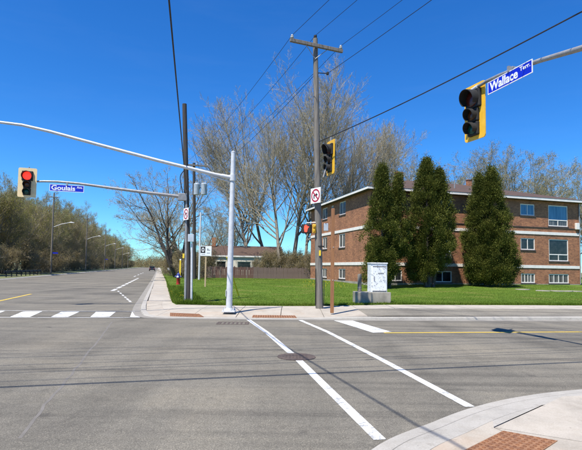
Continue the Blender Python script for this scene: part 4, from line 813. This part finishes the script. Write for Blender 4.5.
def tree_meshes(key, bark, twig, leaf=None, per=0, lspread=.2, lsize=.05, twmin=.0, **kw):
    if key in TREES: return TREES[key]
    sg_, tips = grow(**kw); lev = sg_[:, 8]; sg_[:, 6:8] = np.maximum(sg_[:, 6:8], twmin); v1, f1_ = tubes_np(sg_[lev <= 1][:, :8], 6); v2, f2_ = tubes_np(sg_[lev > 1][:, :8], 3)
    a = npmesh('trunk', v1, f1_); a.materials.append(bark); b = npmesh('crown', v2, f2_); b.materials.append(twig); c = None
    if leaf is not None: lv_ = leaves_np(tips, per, lspread, lsize, kw['seed']); c = npmesh('buds', lv_, np.arange(len(lv_)).reshape(-1, 3)); c.materials.append(leaf)
    TREES[key] = (a, b, c); return TREES[key]
def place_tree(key, name, label, cat, p, rz=0, sc=1, group=None, zs=None):
    a, b, c = TREES[key]; o = thing(name, label, cat, p, rz, group); o.scale = (sc, sc, zs or sc); link('trunk', a, None, o); k = link('crown', b, None, o)
    if c is not None: link('buds', c, None, k)
    return o
# tall bare poplars
POP = [(254, 62, 4, -.20, .98), (266, 66, 0, -.13, 1.08), (281, 51, 2, -.12, .88), (293, 54, 1, -.02, .95), (304, 52, 3, .04, .90), (316, 57, 0, .07, .93), (336, 62, 2, .05, .97), (352, 60, 4, .12, .90), (364, 64, 3, .20, .88)]
words = ['leaning left at the outer left of the clump', 'with slim upright crown, second from the left of the clump', 'with trunk bent left, third from the left of the clump', 'tallest and straight, fourth from the left of the clump', 'just left of the utility pole, by the fence end', 'right behind the utility pole beside the brick block', 'rising straight behind the brick block roof', 'spreading behind the left end of the brick block roof', 'leaning far right behind the brick block roof']
for k in range(5): tree_meshes('pop%d' % k, M_BARK_P, M_TWIG_P, None, twmin=.0095, seed=(3, 25, 31, 45, 52)[k], H=23, r0=.29, kids=(20, 10, 7, 4), ang=(42, 36, 38, 42), ratio=(.60, .50, .46, .46), start=.22, tropism=.10, wob=.055)
for i, ((px, Y, sd, ln, sc), wd_) in enumerate(zip(POP, words)):
    p = D(px, 275, Y); p.z = .35; o = place_tree('pop%d' % sd, 'poplar_tree', 'tall bare poplar '+wd_, 'tree', p, i*1.3, sc, 'bare poplars'); o.rotation_mode = 'ZYX'; o.rotation_euler = (0, 0, i*1.3)
    o.rotation_mode = 'QUATERNION'; o.rotation_quaternion = Matrix.Rotation(ln, 3, 'Y').to_quaternion() @ Matrix.Rotation(i*1.3, 3, 'Z').to_quaternion()
# bare trees left of the transformer pole
tree_meshes('mapl', M_BARK_D, M_TWIG_P, M_BUD_B, 2, .12, .05, .008, seed=21, H=11.5, r0=.2, lean=(-.12, 0), kids=(9, 7, 6, 4), ang=(48, 42, 42, 45), ratio=(.62, .5, .5, .45), start=.16, tropism=.06, wob=.08, stems=3, spread=20)
tree_meshes('mapl2', M_BARK_D, M_TWIG_P, M_BUD_B, 2, .12, .05, .008, seed=24, H=11, r0=.18, lean=(-.25, 0), kids=(9, 7, 6, 4), ang=(48, 42, 42, 45), ratio=(.62, .5, .5, .45), start=.16, tropism=.06, wob=.08, stems=2, spread=18)
for key, px, Y, lb in (('mapl', 178, 47, 'bare many stemmed tree behind the dark pole at left'), ('mapl2', 184, 58, 'bare tree leaning left over the avenue pavement'), ('mapl2', 205, 74, 'bare tree behind the white notice board'), ('mapl', 232, 76, 'bare spreading tree behind the silver signal pole')):
    p = D(px, 275, Y); p.z = .3; place_tree(key, 'bare_tree', lb, 'tree', p, px*.9 if px > 190 else 0, .95 if px > 200 else 1.05, 'bare trees behind the lawn')
# budding trees behind the building
tree_meshes('budg', M_BARK_P, M_TWIG_P, M_BUD_G, 3, .16, .07, .010, seed=33, H=16, r0=.25, lean=(.04, 0), kids=(13, 9, 6, 4), ang=(50, 44, 42, 45), ratio=(.60, .50, .48, .45), start=.2, tropism=.05, wob=.07, stems=3, spread=20)
tree_meshes('budg2', M_BARK_P, M_TWIG_P, M_BUD_G, 3, .16, .07, .010, seed=38, H=16, r0=.25, lean=(.14, 0), kids=(13, 9, 6, 4), ang=(50, 44, 42, 45), ratio=(.60, .50, .48, .45), start=.2, tropism=.05, wob=.07, stems=3, spread=20)
for key, px, Y, sc, lb in (('budg', 456, 70, 1.13, 'pale budding tree above the roof between middle and right cedar'), ('budg', 489, 74, 1.16, 'pale budding tree rising behind the right cedar'), ('budg2', 516, 70, 1.12, 'pale budding tree leaning right above the roof, right of the right cedar'), ('budg', 566, 84, 1.08, 'budding tree over the roof end at the right edge'), ('budg2', 584, 80, 1.1, 'budding tree at the right picture edge behind the roof')):
    p = D(px, 270, Y); p.z = .3; place_tree(key, 'budding_tree', lb, 'tree', p, 0 if key == 'budg2' else px, sc, 'budding trees behind the building')
# woods along the left of the avenue
for k in range(5):
    tree_meshes('wood%d' % k, M_BARK_W, M_TWIG_W, (M_BUD_W, M_BUD_W, M_BUD_B, M_BUD_W, M_BUD_W)[k], 4, .24, .08, .015, seed=60+k, H=13.5+k*.5, r0=.17, kids=(11, 7, 5, 3), ang=(42, 42, 44, 45), ratio=(.46, .5, .5, .45), start=.16, tropism=.08, wob=.06, stems=4, spread=13)
for k in range(3):
    tree_meshes('brush%d' % k, M_BARK_D, M_TWIG_W, M_BUD_B, 2, .2, .06, .010, seed=80+k, H=3.6, r0=.05, kids=(9, 6, 4, 3), ang=(40, 42, 44, 45), ratio=(.55, .5, .5, .45), start=.05, tropism=.05, wob=.1, stems=7, spread=34)
wr = random.Random(5); nw = 0
s_ = 58
while s_ < 330:
    for l in (LE-7.5, LE-13.5):
        k = wr.randrange(5); p = ST(s_+wr.uniform(-2, 2)+(3 if l < LE-10 else 0), l+wr.uniform(-1.5, 1.5)); p.z = .25
        place_tree('wood%d' % k, 'woodland_tree', 'olive budding tree in the dense woods left of the avenue', 'tree', p, wr.random()*6.28, wr.uniform(.88, 1.12)*(.84 if s_ < 100 else .93), 'woods left of the avenue')
    p = ST(s_+wr.uniform(-2, 2), LE-4.2+wr.uniform(-.8, .8)); p.z = .18; place_tree('brush%d' % wr.randrange(3), 'brush_shrub', 'brown leafless shrub at the foot of the left woods', 'shrub', p, wr.random()*6.28, wr.uniform(.9, 1.35), 'shrubs under the left woods')
    s_ += 5.5 if s_ < 150 else 9
# far woods: a mass beyond counting
fv = []
for k in range(900):
    t = wr.random(); c = Vector((wr.uniform(-150, 140), wr.uniform(380, 470), wr.uniform(0, 11)*wr.random()+1.5)); fv.append(tuple(c))
lv_ = leaves_np(np.array(fv), 150, 2.0, .55, 9); lv_[:, 2] = np.maximum(lv_[:, 2], 0)
far = link('far_woods', npmesh('far_woods', lv_, np.arange(len(lv_)).reshape(-1, 3)), M_BUD_B); tag(far, 'far brown wood closing off the end of the avenue', 'woods', kind='stuff')
# brown thicket behind the fence
lb = ['brown thicket shrub behind the fence', ]
for i in range(22):
    px = 176+i*6.6+wr.uniform(-2, 2); Y = 50.5+wr.uniform(0, 4) if not 35 < px-176 < 85 else 63+wr.uniform(8, 12); p = D(px, 276, Y); p.z = .3
    place_tree('brush%d' % (i % 3), 'brush_shrub', 'brown twiggy thicket shrub in the row behind the fence', 'shrub', p, wr.random()*6.28, wr.uniform(.6, 1.0), 'thicket behind the fence')
for i, (px, Y, sc) in enumerate(((192, 45, .8), (189, 50, .85), (182, 52, .75), (177, 66, .8), (174, 80, .8))):
    p = D(px, 276, Y); p.z = .3; place_tree('brush%d' % (i % 3), 'brush_shrub', ('brown shrub just left of the transformer pole', 'brown shrub behind the transformer pole foot', 'brown shrub behind the hydrant marker', 'brown shrub beside the far pavement', 'farthest brown shrub along the pavement')[i], 'shrub', p, wr.random()*6.28, sc, 'thicket by the avenue pavement')
# ------------------------------------------------------------------ cedars
def cedar(name, label, base, peaks, seed):
    r = np.random.default_rng(seed); o = thing(name, label, 'tree', base, 0, 'cedars before the building'); V = []; tw = MB()
    for (dx, dy, Hh, Rm, z0) in peaks:
        tw.tube([(dx*.3, dy*.3, -.1), (dx*.8, dy*.8, Hh*.3), (dx, dy, Hh*.93)], [.14, .1, .015], 7)
        nc = int(120*Rm*Hh/5)
        z = z0+(Hh-z0)*(r.random(nc)**1.15); f = (z-z0)/(Hh-z0)
        prof = Rm*np.clip(np.minimum(1.0, .55+f*1.5)*np.power(np.clip(1-f, 0, 1), .80)*1.12, .04, None)
        a = r.random(nc)*6.283; lump = 1+  .17*np.sin(a*3+z*1.9+seed)+.13*np.sin(a*5-z*2.7)+.12*r.normal(0, 1, nc)
        rad = prof*lump*np.where(r.random(nc) < .78, 1, r.random(nc)**.5); cx_ = dx+np.cos(a)*rad; cy_ = dy+np.sin(a)*rad
        for k in range(nc):
            if k % 5 == 0: tw.tube([(dx, dy, max(z[k]-.35*rad[k], .1)), (float(cx_[k]), float(cy_[k]), float(z[k]))], [.025, .006], 3, False)
        per = 250; cr = (.14+.20*r.random(nc))*(.55+.5*Rm/1.7)
        dirv = r.normal(0, 1, (nc, per, 3)); dirv[:, :, 2] *= 1.25; c = np.stack([cx_, cy_, z], 1)[:, None, :]+dirv*cr[:, None, None]*.62
        out = np.stack([np.cos(a), np.sin(a), np.full(nc, .9)], 1)[:, None, :]+r.normal(0, .55, (nc, per, 3)); out /= np.linalg.norm(out, axis=2)[:, :, None]
        b = np.cross(out, r.normal(0, 1, (nc, per, 3))); b /= np.linalg.norm(b, axis=2)[:, :, None]; s_ = (.035+.045*r.random((nc, per)))[:, :, None]
        V.append(np.stack([c-b*s_*.45, c+b*s_*.45, c+out*s_*1.5], 2).reshape(-1, 3))
    part('trunk', tw, M_BARK_D, o); V = np.concatenate(V); V[:, 2] = np.maximum(V[:, 2], .05); link('crown', npmesh('crown', V, np.arange(len(V)).reshape(-1, 3)), M_CEDAR, o); return o
def cpos(px, Y): p = D(px, 280, Y); p.z = lz(p); return p
def zat(py, px, p): return D(px, py, p.y).z-p.z
p = cpos(384, 31.6); cedar('cedar_tree', 'dark green double tipped cedar behind the white cabinet', p, [(-.15, 0, zat(167, 382, p), 1.22, .75), (1.0, .3, zat(175, 400, p), .85, 2.1), (-.35, -.1, 3.3, 1.12, .5)], 4)
p = cpos(430, 33.2); cedar('cedar_tree', 'broad dark green cedar in the middle of the brick front', p, [(-.25, 0, zat(161, 427, p), 1.55, 1.3), (.75, .2, zat(171, 440, p), 1.15, 2.6), (-.75, -.2, 3.2, .95, .5)], 5)
p = cpos(489, 34.8); cedar('cedar_tree', 'dark green cedar with rounded base, rightmost of the three', p, [(.25, 0, zat(170, 492, p), 1.6, .45), (-.65, .1, zat(175, 481, p), 1.2, .8), (.5, -.2, 4.6, 1.5, .35), (-.4, -.2, 3.6, 1.45, .35)], 6)
p = ST(92, 2.6); p.z = .3; cedar('cedar_tree', 'small dark evergreen far along the avenue pavement', p, [(0, 0, 6, 1.6, .3)], 7)
